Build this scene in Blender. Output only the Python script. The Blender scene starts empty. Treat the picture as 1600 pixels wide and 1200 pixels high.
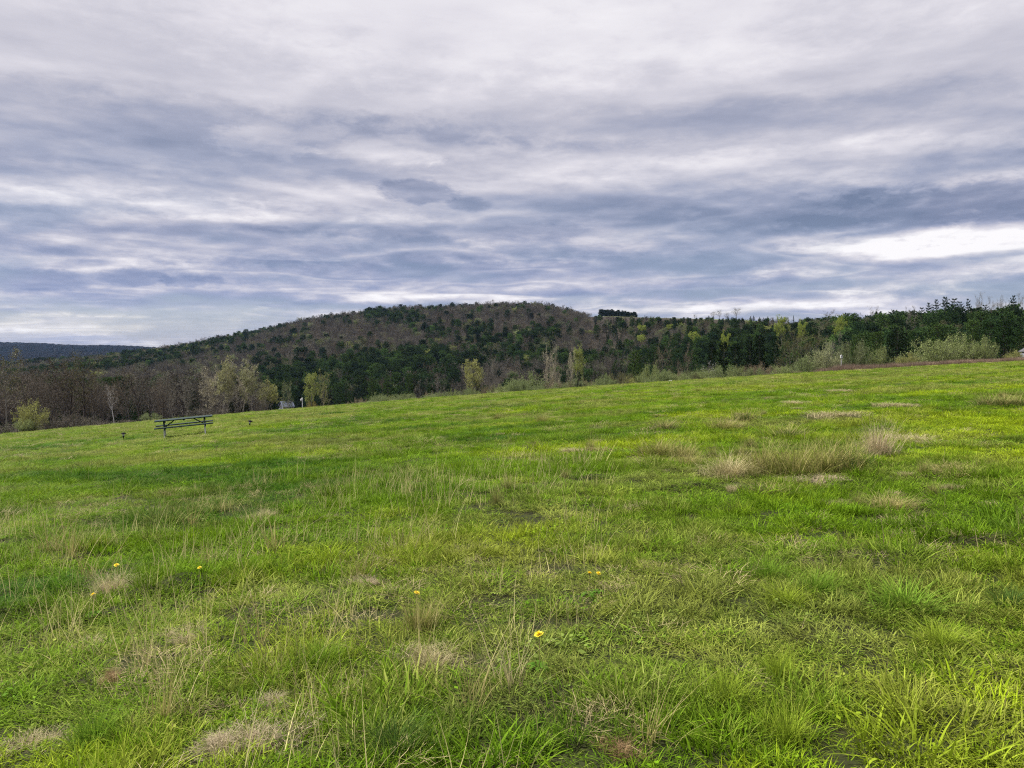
import bpy, math, random
import numpy as np

R = math.radians
rng = np.random.default_rng(7)
random.seed(7)
S = bpy.context.scene
C = S.collection

# ------------------------------------------------------------------ camera
FPX = 1202.0                       # focal length in pixels of the 1600 px wide photograph
PITCH = math.atan(55 / FPX)        # the true horizon lies 55 px above the middle of the picture
EYE = 1.6
cam = bpy.data.objects.new('camera', bpy.data.cameras.new('camera'))
C.objects.link(cam)
cam.data.sensor_width = 36
cam.data.lens = 36 * FPX / 1600
cam.data.clip_start = 0.05
cam.data.clip_end = 20000
cam.location = (0, 0, EYE)
cam.rotation_euler = (R(90) - PITCH, 0, 0)
S.camera = cam

S.view_settings.view_transform = 'Standard'
S.view_settings.look = 'None'
S.view_settings.exposure = 0.6
S.view_settings.gamma = 1.0
S.cycles.use_denoising = False
S.cycles.denoiser = 'OPENIMAGEDENOISE'
S.cycles.denoising_input_passes = 'RGB_ALBEDO_NORMAL'
S.cycles.sample_clamp_indirect = 4
S.cycles.max_bounces = 6
S.cycles.diffuse_bounces = 3
S.cycles.transparent_max_bounces = 8
S.cycles.pixel_filter_type = 'BLACKMAN_HARRIS'
S.cycles.filter_width = 1.15

SUN_EL, SUN_AZ = R(50), R(-72)    # azimuth measured from +Y towards +X: high on the left, a little in front
SUN_DIR = (math.cos(SUN_EL) * math.sin(SUN_AZ), math.cos(SUN_EL) * math.cos(SUN_AZ), math.sin(SUN_EL))


def ray(px, py):
    """direction of a photo pixel as (x/y, z/y)"""
    a = (px - 800) / FPX
    b = (600 - py) / FPX
    c, s = math.cos(PITCH), math.sin(PITCH)
    y = c + b * s
    z = -s + b * c
    return a / y, z / y


# ------------------------------------------------------------------ node helpers
def N(nt, typ, **kw):
    n = nt.nodes.new(typ)
    for k, v in kw.items():
        if k.startswith('i_'):
            n.inputs[k[2:].replace('_', ' ')].default_value = v
        else:
            setattr(n, k, v)
    return n


def link(nt, a, b):
    nt.links.new(a, b)


def val(nt, op, a, b=None, c=None, clamp=False):
    n = nt.nodes.new('ShaderNodeMath')
    n.operation = op
    n.use_clamp = clamp
    for i, x in enumerate((a, b, c)):
        if x is None:
            continue
        if isinstance(x, (int, float)):
            n.inputs[i].default_value = x
        else:
            nt.links.new(x, n.inputs[i])
    return n.outputs[0]


def mix(nt, f, a, b, typ='RGBA', blend='MIX'):
    n = nt.nodes.new('ShaderNodeMix')
    n.data_type = typ
    if typ == 'RGBA':
        n.blend_type = blend
    k = {'RGBA': (6, 7, 2), 'FLOAT': (2, 3, 0)}[typ]
    for i, x in ((0, f), (k[0], a), (k[1], b)):
        if isinstance(x, (int, float)):
            n.inputs[i].default_value = x
        elif isinstance(x, (tuple, list)):
            n.inputs[i].default_value = (*x, 1) if len(x) == 3 else x
        else:
            nt.links.new(x, n.inputs[i])
    return n.outputs[k[2]]


def ramp(nt, fac, stops, interp='LINEAR'):
    n = nt.nodes.new('ShaderNodeValToRGB')
    n.color_ramp.interpolation = interp
    el = n.color_ramp.elements
    while len(el) < len(stops):
        el.new(0.5)
    for e, (p, c) in zip(el, stops):
        e.position = p
        e.color = (c, c, c, 1) if isinstance(c, (int, float)) else (*c, 1)
    if fac is not None:
        nt.links.new(fac, n.inputs[0])
    return n.outputs[0]


def noise(nt, vec, scale, detail=4, rough=0.5, dist=0.0):
    n = nt.nodes.new('ShaderNodeTexNoise')
    n.inputs['Scale'].default_value = scale
    n.inputs['Detail'].default_value = detail
    n.inputs['Roughness'].default_value = rough
    n.inputs['Distortion'].default_value = dist
    if vec is not None:
        nt.links.new(vec, n.inputs['Vector'])
    return n.outputs['Fac']


# ------------------------------------------------------------------ sky
def build_world():
    w = bpy.data.worlds.new('World')
    S.world = w
    w.use_nodes = True
    nt = w.node_tree
    nt.nodes.clear()
    tc = nt.nodes.new('ShaderNodeTexCoord')
    sep = nt.nodes.new('ShaderNodeSeparateXYZ')
    link(nt, tc.outputs['Generated'], sep.inputs[0])
    X, Y, Z = sep.outputs
    zc = val(nt, 'MAXIMUM', Z, 0.0)
    den = val(nt, 'ADD', zc, 0.07)
    comb = nt.nodes.new('ShaderNodeCombineXYZ')
    link(nt, val(nt, 'DIVIDE', X, den), comb.inputs[0])
    link(nt, val(nt, 'MULTIPLY', val(nt, 'DIVIDE', Y, den), 1.25), comb.inputs[1])
    P = comb.outputs[0]
    big = noise(nt, P, 0.45, 5, 0.42, 0.3)
    mid = noise(nt, P, 1.1, 5, 0.42, 0.2)
    n = val(nt, 'ADD', val(nt, 'MULTIPLY', big, 0.74), val(nt, 'MULTIPLY', mid, 0.26))

    def billow(scale, squash, lift, detail=8, rough=0.58, dist=0.3):
        """cloud thickness, and the relief of its lit tops and shaded bases"""
        out = []
        for dz in (0.0, lift):
            mq = nt.nodes.new('ShaderNodeMapping')
            mq.inputs['Scale'].default_value = (1, 1, squash)
            mq.inputs['Location'].default_value = (3.1 * scale, 0, dz * squash)
            link(nt, tc.outputs['Generated'], mq.inputs[0])
            out.append(noise(nt, mq.outputs[0], scale, detail, rough, dist))
        return out[0], val(nt, 'SUBTRACT', out[0], out[1])
    pa, ra = billow(3.3, 4.6, 0.020, 8, 0.54, 0.0)
    pb, rb = billow(9.0, 4.4, 0.009, 7, 0.56, 0.0)
    low_w = ramp(nt, Z, [(0.0, 1.0), (0.12, 0.9), (0.24, 0.5), (0.40, 0.15)])
    puff = val(nt, 'ADD', val(nt, 'MULTIPLY', pa, 0.7), val(nt, 'MULTIPLY', pb, 0.3))
    n = mix(nt, val(nt, 'MULTIPLY', low_w, 0.7), n, puff, 'FLOAT')
    fine_w = ramp(nt, Z, [(0.0, 1.0), (0.13, 0.9), (0.22, 0.35), (0.32, 0.1)])
    relief = val(nt, 'ADD', val(nt, 'MULTIPLY', val(nt, 'MULTIPLY', ra, low_w), 0.9), val(nt, 'MULTIPLY', val(nt, 'MULTIPLY', rb, fine_w), 0.85))
    # horizontal coordinate and height used to place the single clouds (directions, valid from anywhere)
    az = val(nt, 'ARCTAN2', X, Y)
    mp = nt.nodes.new('ShaderNodeMapping')
    mp.inputs['Scale'].default_value = (1, 1, 2.4)
    link(nt, tc.outputs['Generated'], mp.inputs[0])
    wob = noise(nt, mp.outputs[0], 13.0, 7, 0.62, 0.3)
    wob2 = noise(nt, mp.outputs[0], 34.0, 6, 0.6, 0.4)

    def blob(px, py, wpx, hpx, soft=0.6, warp=1.6):
        t, e = ray(px, py)
        a0, e0 = math.atan(t), e * math.cos(math.atan(t))
        dx = val(nt, 'DIVIDE', val(nt, 'SUBTRACT', az, a0), wpx / FPX)
        dz = val(nt, 'DIVIDE', val(nt, 'SUBTRACT', Z, e0), hpx / FPX)
        d = val(nt, 'ADD', val(nt, 'MULTIPLY', dx, dx), val(nt, 'MULTIPLY', dz, dz))
        d = val(nt, 'ADD', d, val(nt, 'MULTIPLY', val(nt, 'SUBTRACT', wob, 0.5), warp * 2))
        d = val(nt, 'ADD', d, val(nt, 'MULTIPLY', val(nt, 'SUBTRACT', wob2, 0.5), warp * 1.2))
        m = nt.nodes.new('ShaderNodeMapRange')
        m.interpolation_type = 'SMOOTHSTEP'
        link(nt, d, m.inputs[0])
        m.inputs[1].default_value = 1.0 - soft
        m.inputs[2].default_value = 1.0 + soft
        m.inputs[3].default_value = 1.0
        m.inputs[4].default_value = 0.0
        return m.outputs[0]

    # mean brightness of the cloud deck against height above the horizon
    base = ramp(nt, Z, [(0.0, 0.64), (0.035, 0.58), (0.075, 0.52), (0.14, 0.53), (0.20, 0.59), (0.30, 0.66),
                        (0.42, 0.74), (0.65, 0.92), (1.0, 1.0)], 'LINEAR')
    amp = ramp(nt, Z, [(0.0, 1.15), (0.12, 1.1), (0.2, 0.8), (0.32, 0.5), (0.5, 0.4)])
    lay = noise(nt, P, 0.55, 3, 0.4, 0.2)
    lay = val(nt, 'ADD', lay, val(nt, 'MULTIPLY', val(nt, 'SUBTRACT', pb, 0.5), 0.10))
    lay = val(nt, 'ADD', lay, val(nt, 'MULTIPLY', val(nt, 'SUBTRACT', pa, 0.5), 0.12))
    saw = ramp(nt, val(nt, 'FRACT', val(nt, 'MULTIPLY', lay, 6.0)), [(0.0, 1.0), (0.24, 0.0), (0.6, 0.4), (1.0, 1.0)], 'EASE')
    lay_w = ramp(nt, Z, [(0.0, 0.12), (0.12, 0.18), (0.24, 0.10), (0.42, 0.035)])
    base = val(nt, 'ADD', val(nt, 'ADD', base, relief), val(nt, 'MULTIPLY', val(nt, 'SUBTRACT', saw, 0.5), lay_w))
    v = val(nt, 'ADD', base, val(nt, 'MULTIPLY', amp, val(nt, 'MULTIPLY', val(nt, 'SUBTRACT', n, 0.5), 1.75)))

    for px, py, wp, hp, k, soft, warp in (
            (1430, 405, 190, 40, 0.33, 0.95, 2.2),      # bright gap low on the right
            (1560, 375, 120, 24, 0.15, 0.9, 2.2),
            (400, 232, 62, 20, 0.14, 0.8, 3.0), (590, 246, 72, 17, 0.14, 0.8, 3.0),
            (150, 312, 200, 26, 0.18, 0.9, 1.6),
            (850, 70, 620, 80, 0.12, 1.0, 1.6), (1150, 272, 380, 26, 0.14, 0.9, 2.0), (330, 330, 330, 14, 0.12, 0.9, 2.2),
            (700, 468, 240, 8, 0.24, 0.9, 1.8), (110, 506, 230, 12, 0.26, 0.9, 2.4), (330, 488, 240, 9, 0.20, 0.9, 2.0), (1060, 482, 220, 9, 0.22, 0.9, 1.8)):
        v = val(nt, 'ADD', v, val(nt, 'MULTIPLY', blob(px, py, wp, hp, soft, warp), k))
    for px, py, wp, hp, k, soft, warp in (
            (652, 304, 58, 16, 0.24, 0.55, 2.0), (740, 324, 36, 11, 0.18, 0.5, 1.4),
            (1500, 328, 190, 34, 0.30, 0.75, 2.4), (1230, 345, 140, 26, 0.16, 0.9, 1.6),
            (970, 330, 110, 24, 0.12, 0.9, 1.6), (250, 225, 560, 50, 0.12, 0.9, 1.8), (1050, 205, 480, 26, 0.10, 0.9, 2.0),
            (880, 432, 560, 26, 0.15, 0.8, 2.0), (350, 385, 520, 26, 0.14, 0.8, 2.0), (700, 365, 240, 12, 0.10, 0.8, 2.0),
            (210, 434, 45, 11, 0.22, 0.6, 2.0), (305, 440, 40, 9, 0.22, 0.6, 2.0), (40, 440, 70, 14, 0.2, 0.6, 2.0), (120, 475, 90, 8, 0.16, 0.7, 2.2), (460, 466, 70, 9, 0.2, 0.6, 1.2)):
        v = val(nt, 'SUBTRACT', v, val(nt, 'MULTIPLY', blob(px, py, wp, hp, soft, warp), k))

    col = ramp(nt, v, [(0.0, (0.14, 0.17, 0.255)), (0.25, (0.23, 0.26, 0.365)), (0.45, (0.365, 0.385, 0.495)),
                       (0.62, (0.535, 0.53, 0.61)), (0.80, (0.73, 0.71, 0.77)), (1.0, (0.97, 0.95, 0.97))])
    # colder, bluer cloud bases towards the horizon
    low = ramp(nt, Z, [(0.0, 1.0), (0.07, 0.75), (0.15, 0.3), (0.28, 0.05), (0.35, 0.0)])
    vlow = ramp(nt, v, [(0.0, 1.0), (0.55, 0.65), (0.85, 0.0)])
    col = mix(nt, val(nt, 'MULTIPLY', low, vlow), col, mix(nt, 0.6, col, (0.28, 0.37, 0.66)))
    # the deck is brightest overhead, as an overcast sky is
    boost = ramp(nt, Z, [(0.0, 1.0), (0.42, 1.0), (0.75, 1.0), (1.0, 1.0)])
    up = val(nt, 'ADD', 1.0, val(nt, 'MULTIPLY', ramp(nt, Z, [(0.42, 0.0), (0.8, 1.0)]), 0.25))
    sc = nt.nodes.new('ShaderNodeVectorMath')
    sc.operation = 'SCALE'
    link(nt, col, sc.inputs[0])
    link(nt, up, sc.inputs['Scale'])
    nt.nodes.remove(boost.node)

    sky = nt.nodes.new('ShaderNodeTexSky')
    sky.sky_type = 'NISHITA'
    sky.sun_disc = False
    sky.sun_elevation = SUN_EL
    sky.sun_rotation = SUN_AZ
    bgs = nt.nodes.new('ShaderNodeBackground')
    bgs.inputs[1].default_value = 0.08
    link(nt, sky.outputs[0], bgs.inputs[0])
    bgc = nt.nodes.new('ShaderNodeBackground')
    bgc.inputs[1].default_value = 0.68
    link(nt, sc.outputs[0], bgc.inputs[0])
    # thin places near the horizon let the blue through
    gap = val(nt, 'MULTIPLY', ramp(nt, Z, [(0.0, 0.5), (0.06, 0.3), (0.16, 0.1), (0.3, 0.0)]), ramp(nt, n, [(0.44, 1.0), (0.54, 0.0)]))
    ms = nt.nodes.new('ShaderNodeMixShader')
    link(nt, gap, ms.inputs[0])
    link(nt, bgc.outputs[0], ms.inputs[1])
    link(nt, bgs.outputs[0], ms.inputs[2])
    out = nt.nodes.new('ShaderNodeOutputWorld')
    link(nt, ms.outputs[0], out.inputs[0])
    w.cycles.sampling_method = 'MANUAL'
    w.cycles.sample_map_resolution = 512


build_world()
sl = bpy.data.lights.new('sun', 'SUN')
sl.energy = 5.0
sl.angle = R(2.5)
sl.color = (1.0, 0.95, 0.87)
sun = bpy.data.objects.new('sun', sl)
C.objects.link(sun)
from mathutils import Vector, Matrix, Euler
sun.rotation_euler = Vector(SUN_DIR).to_track_quat('Z', 'Y').to_euler()


# ------------------------------------------------------------------ object helpers
def tag(o, label=None, cat=None, group=None, kind=None):
    if label: o['label'] = label
    if cat: o['category'] = cat
    if group: o['group'] = group
    if kind: o['kind'] = kind
    return o


def empty(name, loc, rz=0.0):
    o = bpy.data.objects.new(name, None)
    o.empty_display_size = 0.2
    C.objects.link(o)
    o.location = loc
    o.rotation_euler = (0, 0, rz)
    return o


def obj(name, me, parent=None):
    o = bpy.data.objects.new(name, me)
    C.objects.link(o)
    if parent is not None:
        o.parent = parent
    return o


class MB:
    """collects vertices and faces and links them as one mesh"""
    def __init__(self):
        self.v, self.q, self.t, self.n = [], [], [], 0
        self.h = []

    def add(self, v, f, m=0, h=None):
        v = np.asarray(v, float).reshape(-1, 3)
        f = np.asarray(f, int)
        self.v.append(v)
        self.h.append(np.zeros(len(v)) if h is None else np.asarray(h, float))
        (self.q if f.shape[1] == 4 else self.t).append((f + self.n, m))
        self.n += len(v)

    def tube(self, pts, rad, sides=5, m=0, cap=True):
        pts = np.asarray(pts, float)
        k = len(pts)
        d = np.gradient(pts, axis=0)
        d /= np.linalg.norm(d, axis=1)[:, None] + 1e-9
        a = np.array([0.31, 0.87, 0.38]) if abs(d[0][2]) > 0.8 else np.array([0, 0, 1.0])
        s = np.cross(d, a)
        s /= np.linalg.norm(s, axis=1)[:, None] + 1e-9
        u = np.cross(s, d)
        ang = np.arange(sides) * 2 * math.pi / sides
        rad = np.asarray(rad, float)
        v = pts[:, None, :] + rad[:, None, None] * (np.cos(ang)[None, :, None] * s[:, None, :] + np.sin(ang)[None, :, None] * u[:, None, :])
        i = np.arange(k - 1)[:, None] * sides + np.arange(sides)[None, :]
        j = np.arange(k - 1)[:, None] * sides + (np.arange(sides)[None, :] + 1) % sides
        f = np.stack([i, j, j + sides, i + sides], -1).reshape(-1, 4)
        base = self.n
        self.add(v.reshape(-1, 3), f, m)
        if cap:
            for ring, flip in ((0, True), (k - 1, False)):
                c = pts[ring]
                idx = base + ring * sides + np.arange(sides)
                self.v.append(c[None]); self.h.append(np.zeros(1))
                ci = self.n
                self.n += 1
                nx = np.roll(idx, -1)
                tri = np.stack([np.full(sides, ci), nx, idx] if flip else [np.full(sides, ci), idx, nx], -1)
                self.t.append((tri, m))

    def box(self, c, s, rot=None, m=0):
        c = np.asarray(c, float)
        hx, hy, hz = np.asarray(s, float) / 2
        v = np.array([[x, y, z] for x in (-hx, hx) for y in (-hy, hy) for z in (-hz, hz)])
        if rot is not None:
            v = v @ np.asarray(rot.to_matrix() if hasattr(rot, 'to_matrix') else rot).T
        f = [(0, 1, 3, 2), (4, 6, 7, 5), (0, 4, 5, 1), (2, 3, 7, 6), (0, 2, 6, 4), (1, 5, 7, 3)]
        self.add(v + c, f, m)

    def mesh(self, name, mats, smooth=False, h=False):
        me = bpy.data.meshes.new(name)
        v = np.concatenate(self.v)
        q = np.concatenate([f for f, _ in self.q]) if self.q else np.zeros((0, 4), int)
        t = np.concatenate([f for f, _ in self.t]) if self.t else np.zeros((0, 3), int)
        mq = np.concatenate([np.full(len(f), m) for f, m in self.q]) if self.q else np.zeros(0, int)
        mt = np.concatenate([np.full(len(f), m) for f, m in self.t]) if self.t else np.zeros(0, int)
        me.vertices.add(len(v))
        me.vertices.foreach_set('co', v.astype(np.float32).ravel())
        loops = np.concatenate([q.ravel(), t.ravel()])
        me.loops.add(len(loops))
        me.loops.foreach_set('vertex_index', loops.astype(np.int32))
        np_ = len(q) + len(t)
        me.polygons.add(np_)
        st = np.concatenate([np.arange(len(q)) * 4, len(q) * 4 + np.arange(len(t)) * 3])
        me.polygons.foreach_set('loop_start', st.astype(np.int32))
        me.polygons.foreach_set('material_index', np.concatenate([mq, mt]).astype(np.int32))
        me.polygons.foreach_set('use_smooth', np.full(np_, smooth))
        for m in mats:
            me.materials.append(m)
        if h:
            a = me.attributes.new('along', 'FLOAT', 'POINT')
            a.data.foreach_set('value', np.concatenate(self.h).astype(np.float32))
        me.update(calc_edges=True)
        return me


# ------------------------------------------------------------------ terrain
def vnoise(x, y, seed=0):
    """smooth value noise, about -1..1"""
    x = np.asarray(x, float); y = np.asarray(y, float)
    xi, yi = np.floor(x).astype(np.int64), np.floor(y).astype(np.int64)
    fx, fy = x - xi, y - yi
    fx, fy = fx * fx * (3 - 2 * fx), fy * fy * (3 - 2 * fy)

    def hsh(a, b):
        n = (a * 374761393 + b * 668265263 + seed * 1442695041) & 0x7fffffff
        n = ((n ^ (n >> 13)) * 1274126177) & 0x7fffffff
        n = n ^ (n >> 16)
        return (n & 0xffff) / 32767.5 - 1
    a, b, c, d = hsh(xi, yi), hsh(xi + 1, yi), hsh(xi, yi + 1), hsh(xi + 1, yi + 1)
    return (a * (1 - fx) + b * fx) * (1 - fy) + (c * (1 - fx) + d * fx) * fy


def fbm(x, y, seed=0, o=4):
    s, k, w = 0, 1.0, 0
    for i in range(o):
        s = s + vnoise(x / k, y / k, seed + i * 17) * k
        w += k
        k *= 0.5
    return s / w


def sstep(a, b, x):
    t = np.clip((x - a) / (b - a), 0, 1)
    return t * t * (3 - 2 * t)


FA, FB, FQ, FC = 0.0719, -0.0234, -0.0123, 0.00018
# photo column: (valley distance, valley height)
VAL = np.array([(-700, 350, -27), (0, 350, -27), (200, 350, -27), (430, 330, -29), (800, 300, -25), (1000, 260, -19),
                (1200, 220, -13), (1400, 200, -9), (1600, 190, -6), (2300, 190, -2)], float)
# photo column: (row of the tree tops on the skyline, ridge distance, tree height there)
RID = np.array([(-700, 590, 1000, 12), (0, 570, 1000, 12), (150, 557, 1000, 12), (240, 545, 1050, 12), (300, 533, 1100, 12),
                (350, 524, 1130, 12), (400, 518, 1150, 12), (450, 505, 1150, 12), (490, 496, 1150, 12), (550, 488, 1150, 12),
                (600, 481, 1150, 12), (690, 478, 1150, 12), (780, 474, 1150, 12), (850, 476, 1100, 12), (900, 485, 1000, 11),
                (940, 493.5, 930, 1), (1000, 496.5, 850, 0.5), (1150, 500, 700, 0.5), (1240, 500, 580, 4), (1300, 494, 480, 11),
                (1400, 488, 380, 13), (1450, 484, 330, 13), (1500, 480, 310, 14), (1600, 476, 300, 14), (2300, 465, 300, 14)], float)
FARR = np.array([(-700, 533), (0, 535), (60, 537), (120, 541), (190, 541), (300, 549), (450, 552), (2300, 552)], float)
_tt = np.array([ray(p, 545)[0] for p in np.linspace(-700, 2300, 601)])
_pp = np.linspace(-700, 2300, 601)


def _sm(a, k=13):
    return np.convolve(np.pad(a, k // 2, mode='edge'), np.ones(k) / k, 'valid')


_dv = _sm(np.interp(_pp, VAL[:, 0], VAL[:, 1]), 41)
_zv = _sm(np.interp(_pp, VAL[:, 0], VAL[:, 2]), 41)
_D = _sm(np.interp(_pp, RID[:, 0], RID[:, 2]), 21)
_e = np.array([ray(800, y)[1] for y in np.interp(_pp, RID[:, 0], RID[:, 1])])
_zr = _sm(_e * np.interp(_pp, RID[:, 0], RID[:, 2]) + EYE - np.interp(_pp, RID[:, 0], RID[:, 3]), 9)
_zf = _sm(np.array([ray(800, y)[1] for y in np.interp(_pp, FARR[:, 0], FARR[:, 1])]) * 4300 + EYE - 9, 15)


def field(x, y):
    return FA * x + FB * y + FQ * x * x / np.sqrt(y * y + 400) - FC * (x * x * 0.3 + y * y)


def H0(x, y):
    """height of the land without the small bumps"""
    x = np.asarray(x, float); y = np.asarray(y, float)
    r = np.hypot(x, y)
    th = np.arctan2(x, y)
    thc = np.clip(th, -0.92, 0.92)
    t = np.tan(thc)
    d = r * np.cos(thc)
    xf, yf = d * t, d
    k = np.minimum(1, 130 / np.maximum(r, 1e-6))
    zn = field(x * k, y * k)
    dv, zv = np.interp(t, _tt, _dv), np.interp(t, _tt, _zv)
    D, zr, zf = np.interp(t, _tt, _D), np.interp(t, _tt, _zr), np.interp(t, _tt, _zf)
    z0 = field(100 * t, np.full_like(t, 100.0))
    s = np.clip((d - 100) / (dv - 100), 0, 1)
    z = z0 + (zv - z0) * (1.5 * s - 0.5 * s ** 3)
    z = z + (zr - zv) * sstep(dv, D, d)
    z = z + (-45 - zr) * sstep(D, D + 900, d)
    z = z + (zf + 45) * sstep(2300, 4300, d) - 25 * sstep(4300, 5600, d)
    und = fbm(x / 190, y / 190, 5, 3) * 5.5 * sstep(200, 420, d) * (1 - sstep(D - 160, D - 30, d) * (1 - sstep(D + 50, D + 300, d)))
    und = und + fbm(x / 900, y / 900, 9, 3) * 22 * sstep(2300, 3000, d) * (1 - 0.8 * sstep(3600, 4200, d))
    bl = sstep(97, 112, d)
    return zn * (1 - bl) + (z + und) * bl


def micro(x, y):
    r = np.hypot(x, y)
    w = np.clip(1 - (r - 60) / 60, 0, 1)
    near = np.clip(1 - (r - 8) / 9, 0, 1)
    m = fbm(x / 5.0, y / 5.0, 21, 2) * 0.05 + fbm(x / 0.9, y / 0.9, 31, 3) * 0.045 * near
    hum = np.maximum(0, fbm(x / 0.55 + 7, y / 0.42, 41, 2) - 0.15) * 0.20 * near * sstep(-0.25, 0.35, fbm(x / 4, y / 4, 43, 2))
    return (m + hum) * w


def H(x, y):
    return H0(x, y) + micro(x, y)


def ground_at(px, py, dmax=110):
    """the point of the meadow that a photo pixel shows"""
    t, e = ray(px, py)
    d = np.geomspace(1.5, dmax, 4000)
    f = EYE + e * d - H(t * d, d)
    i = np.argmax(f < 0)
    if f[i] >= 0:
        i = len(d) - 1
    return np.array([t * d[i], d[i], float(H(t * d[i], d[i]))])


def at(px, d):
    t = ray(px, 600)[0]
    return np.array([t * d, d, float(H(t * d, d))])


# ------------------------------------------------------------------ materials
def new_mat(name):
    m = bpy.data.materials.new(name)
    m.use_nodes = True
    nt = m.node_tree
    nt.nodes.clear()
    out = nt.nodes.new('ShaderNodeOutputMaterial')
    return m, nt, out


def leaf_mat(name, transl=0.35, rough=0.65, spec=0.12, var=0.35, tipcol=None, tip=0.35):
    """a plant material: colour comes from the plant's own tint, varied from leaf to leaf"""
    m, nt, out = new_mat(name)
    at_ = nt.nodes.new('ShaderNodeAttribute')
    at_.attribute_type = 'INSTANCER'
    at_.attribute_name = 'tint'
    geo = nt.nodes.new('ShaderNodeNewGeometry')
    rnd = geo.outputs['Random Per Island']
    k = val(nt, 'ADD', 1 - var, val(nt, 'MULTIPLY', rnd, 2 * var))
    sc = nt.nodes.new('ShaderNodeVectorMath')
    sc.operation = 'SCALE'
    link(nt, at_.outputs['Color'], sc.inputs[0])
    link(nt, k, sc.inputs['Scale'])
    col = sc.outputs[0]
    if tipcol:
        al = nt.nodes.new('ShaderNodeAttribute')
        al.attribute_name = 'along'
        f = val(nt, 'MULTIPLY', val(nt, 'MULTIPLY', al.outputs['Fac'], tip), rnd)
        col = mix(nt, f, col, tipcol)
    b = nt.nodes.new('ShaderNodeBsdfPrincipled')
    b.inputs['Roughness'].default_value = rough
    b.inputs['Specular IOR Level'].default_value = spec
    link(nt, col, b.inputs['Base Color'])
    if transl > 0:
        tr = nt.nodes.new('ShaderNodeBsdfTranslucent')
        link(nt, col, tr.inputs['Color'])
        ms = nt.nodes.new('ShaderNodeMixShader')
        ms.inputs[0].default_value = transl
        link(nt, b.outputs[0], ms.inputs[1])
        link(nt, tr.outputs[0], ms.inputs[2])
        link(nt, ms.outputs[0], out.inputs[0])
    else:
        link(nt, b.outputs[0], out.inputs[0])
    return m


def plain_mat(name, c0, c1, scale=8.0, rough=0.6, spec=0.3, stretch=(1, 1, 1), metal=0.0, bump=0.0):
    m, nt, out = new_mat(name)
    tc = nt.nodes.new('ShaderNodeTexCoord')
    mp = nt.nodes.new('ShaderNodeMapping')
    mp.inputs['Scale'].default_value = stretch
    link(nt, tc.outputs['Object'], mp.inputs[0])
    n = noise(nt, mp.outputs[0], scale, 5, 0.6)
    col = mix(nt, ramp(nt, n, [(0.35, 0.0), (0.65, 1.0)]), c0, c1)
    b = nt.nodes.new('ShaderNodeBsdfPrincipled')
    b.inputs['Roughness'].default_value = rough
    b.inputs['Specular IOR Level'].default_value = spec
    b.inputs['Metallic'].default_value = metal
    link(nt, col, b.inputs['Base Color'])
    if bump:
        bp = nt.nodes.new('ShaderNodeBump')
        bp.inputs['Strength'].default_value = bump
        link(nt, n, bp.inputs['Height'])
        link(nt, bp.outputs[0], b.inputs['Normal'])
    link(nt, b.outputs[0], out.inputs[0])
    return m


M = {}
M['blade'] = leaf_mat('grass blade', 0.33, 0.6, 0.05, 0.55, (0.34, 0.34, 0.04), 0.3)
M['straw'] = leaf_mat('dry grass', 0.25, 0.6, 0.2, 0.4)
M['needle'] = leaf_mat('pine needles', 0.10, 0.7, 0.08, 0.45)
M['leaf'] = leaf_mat('young leaves', 0.4, 0.55, 0.25, 0.35)
M['twig'] = leaf_mat('twigs', 0.0, 0.8, 0.1, 0.3)
M['bark_grey'] = plain_mat('grey bark', (0.055, 0.05, 0.045), (0.12, 0.105, 0.095), 4, 0.9, 0.1, (1, 1, 0.2))
M['bark_pale'] = plain_mat('pale bark', (0.15, 0.135, 0.11), (0.27, 0.25, 0.21), 4, 0.85, 0.1, (1, 1, 0.3))
M['bark_dark'] = plain_mat('dark bark', (0.035, 0.03, 0.027), (0.08, 0.065, 0.055), 4, 0.9, 0.1, (1, 1, 0.2))
M['bark_birch'] = plain_mat('white birch bark', (0.38, 0.36, 0.34), (0.66, 0.64, 0.62), 5, 0.7, 0.2, (1, 1, 2.5))


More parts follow.
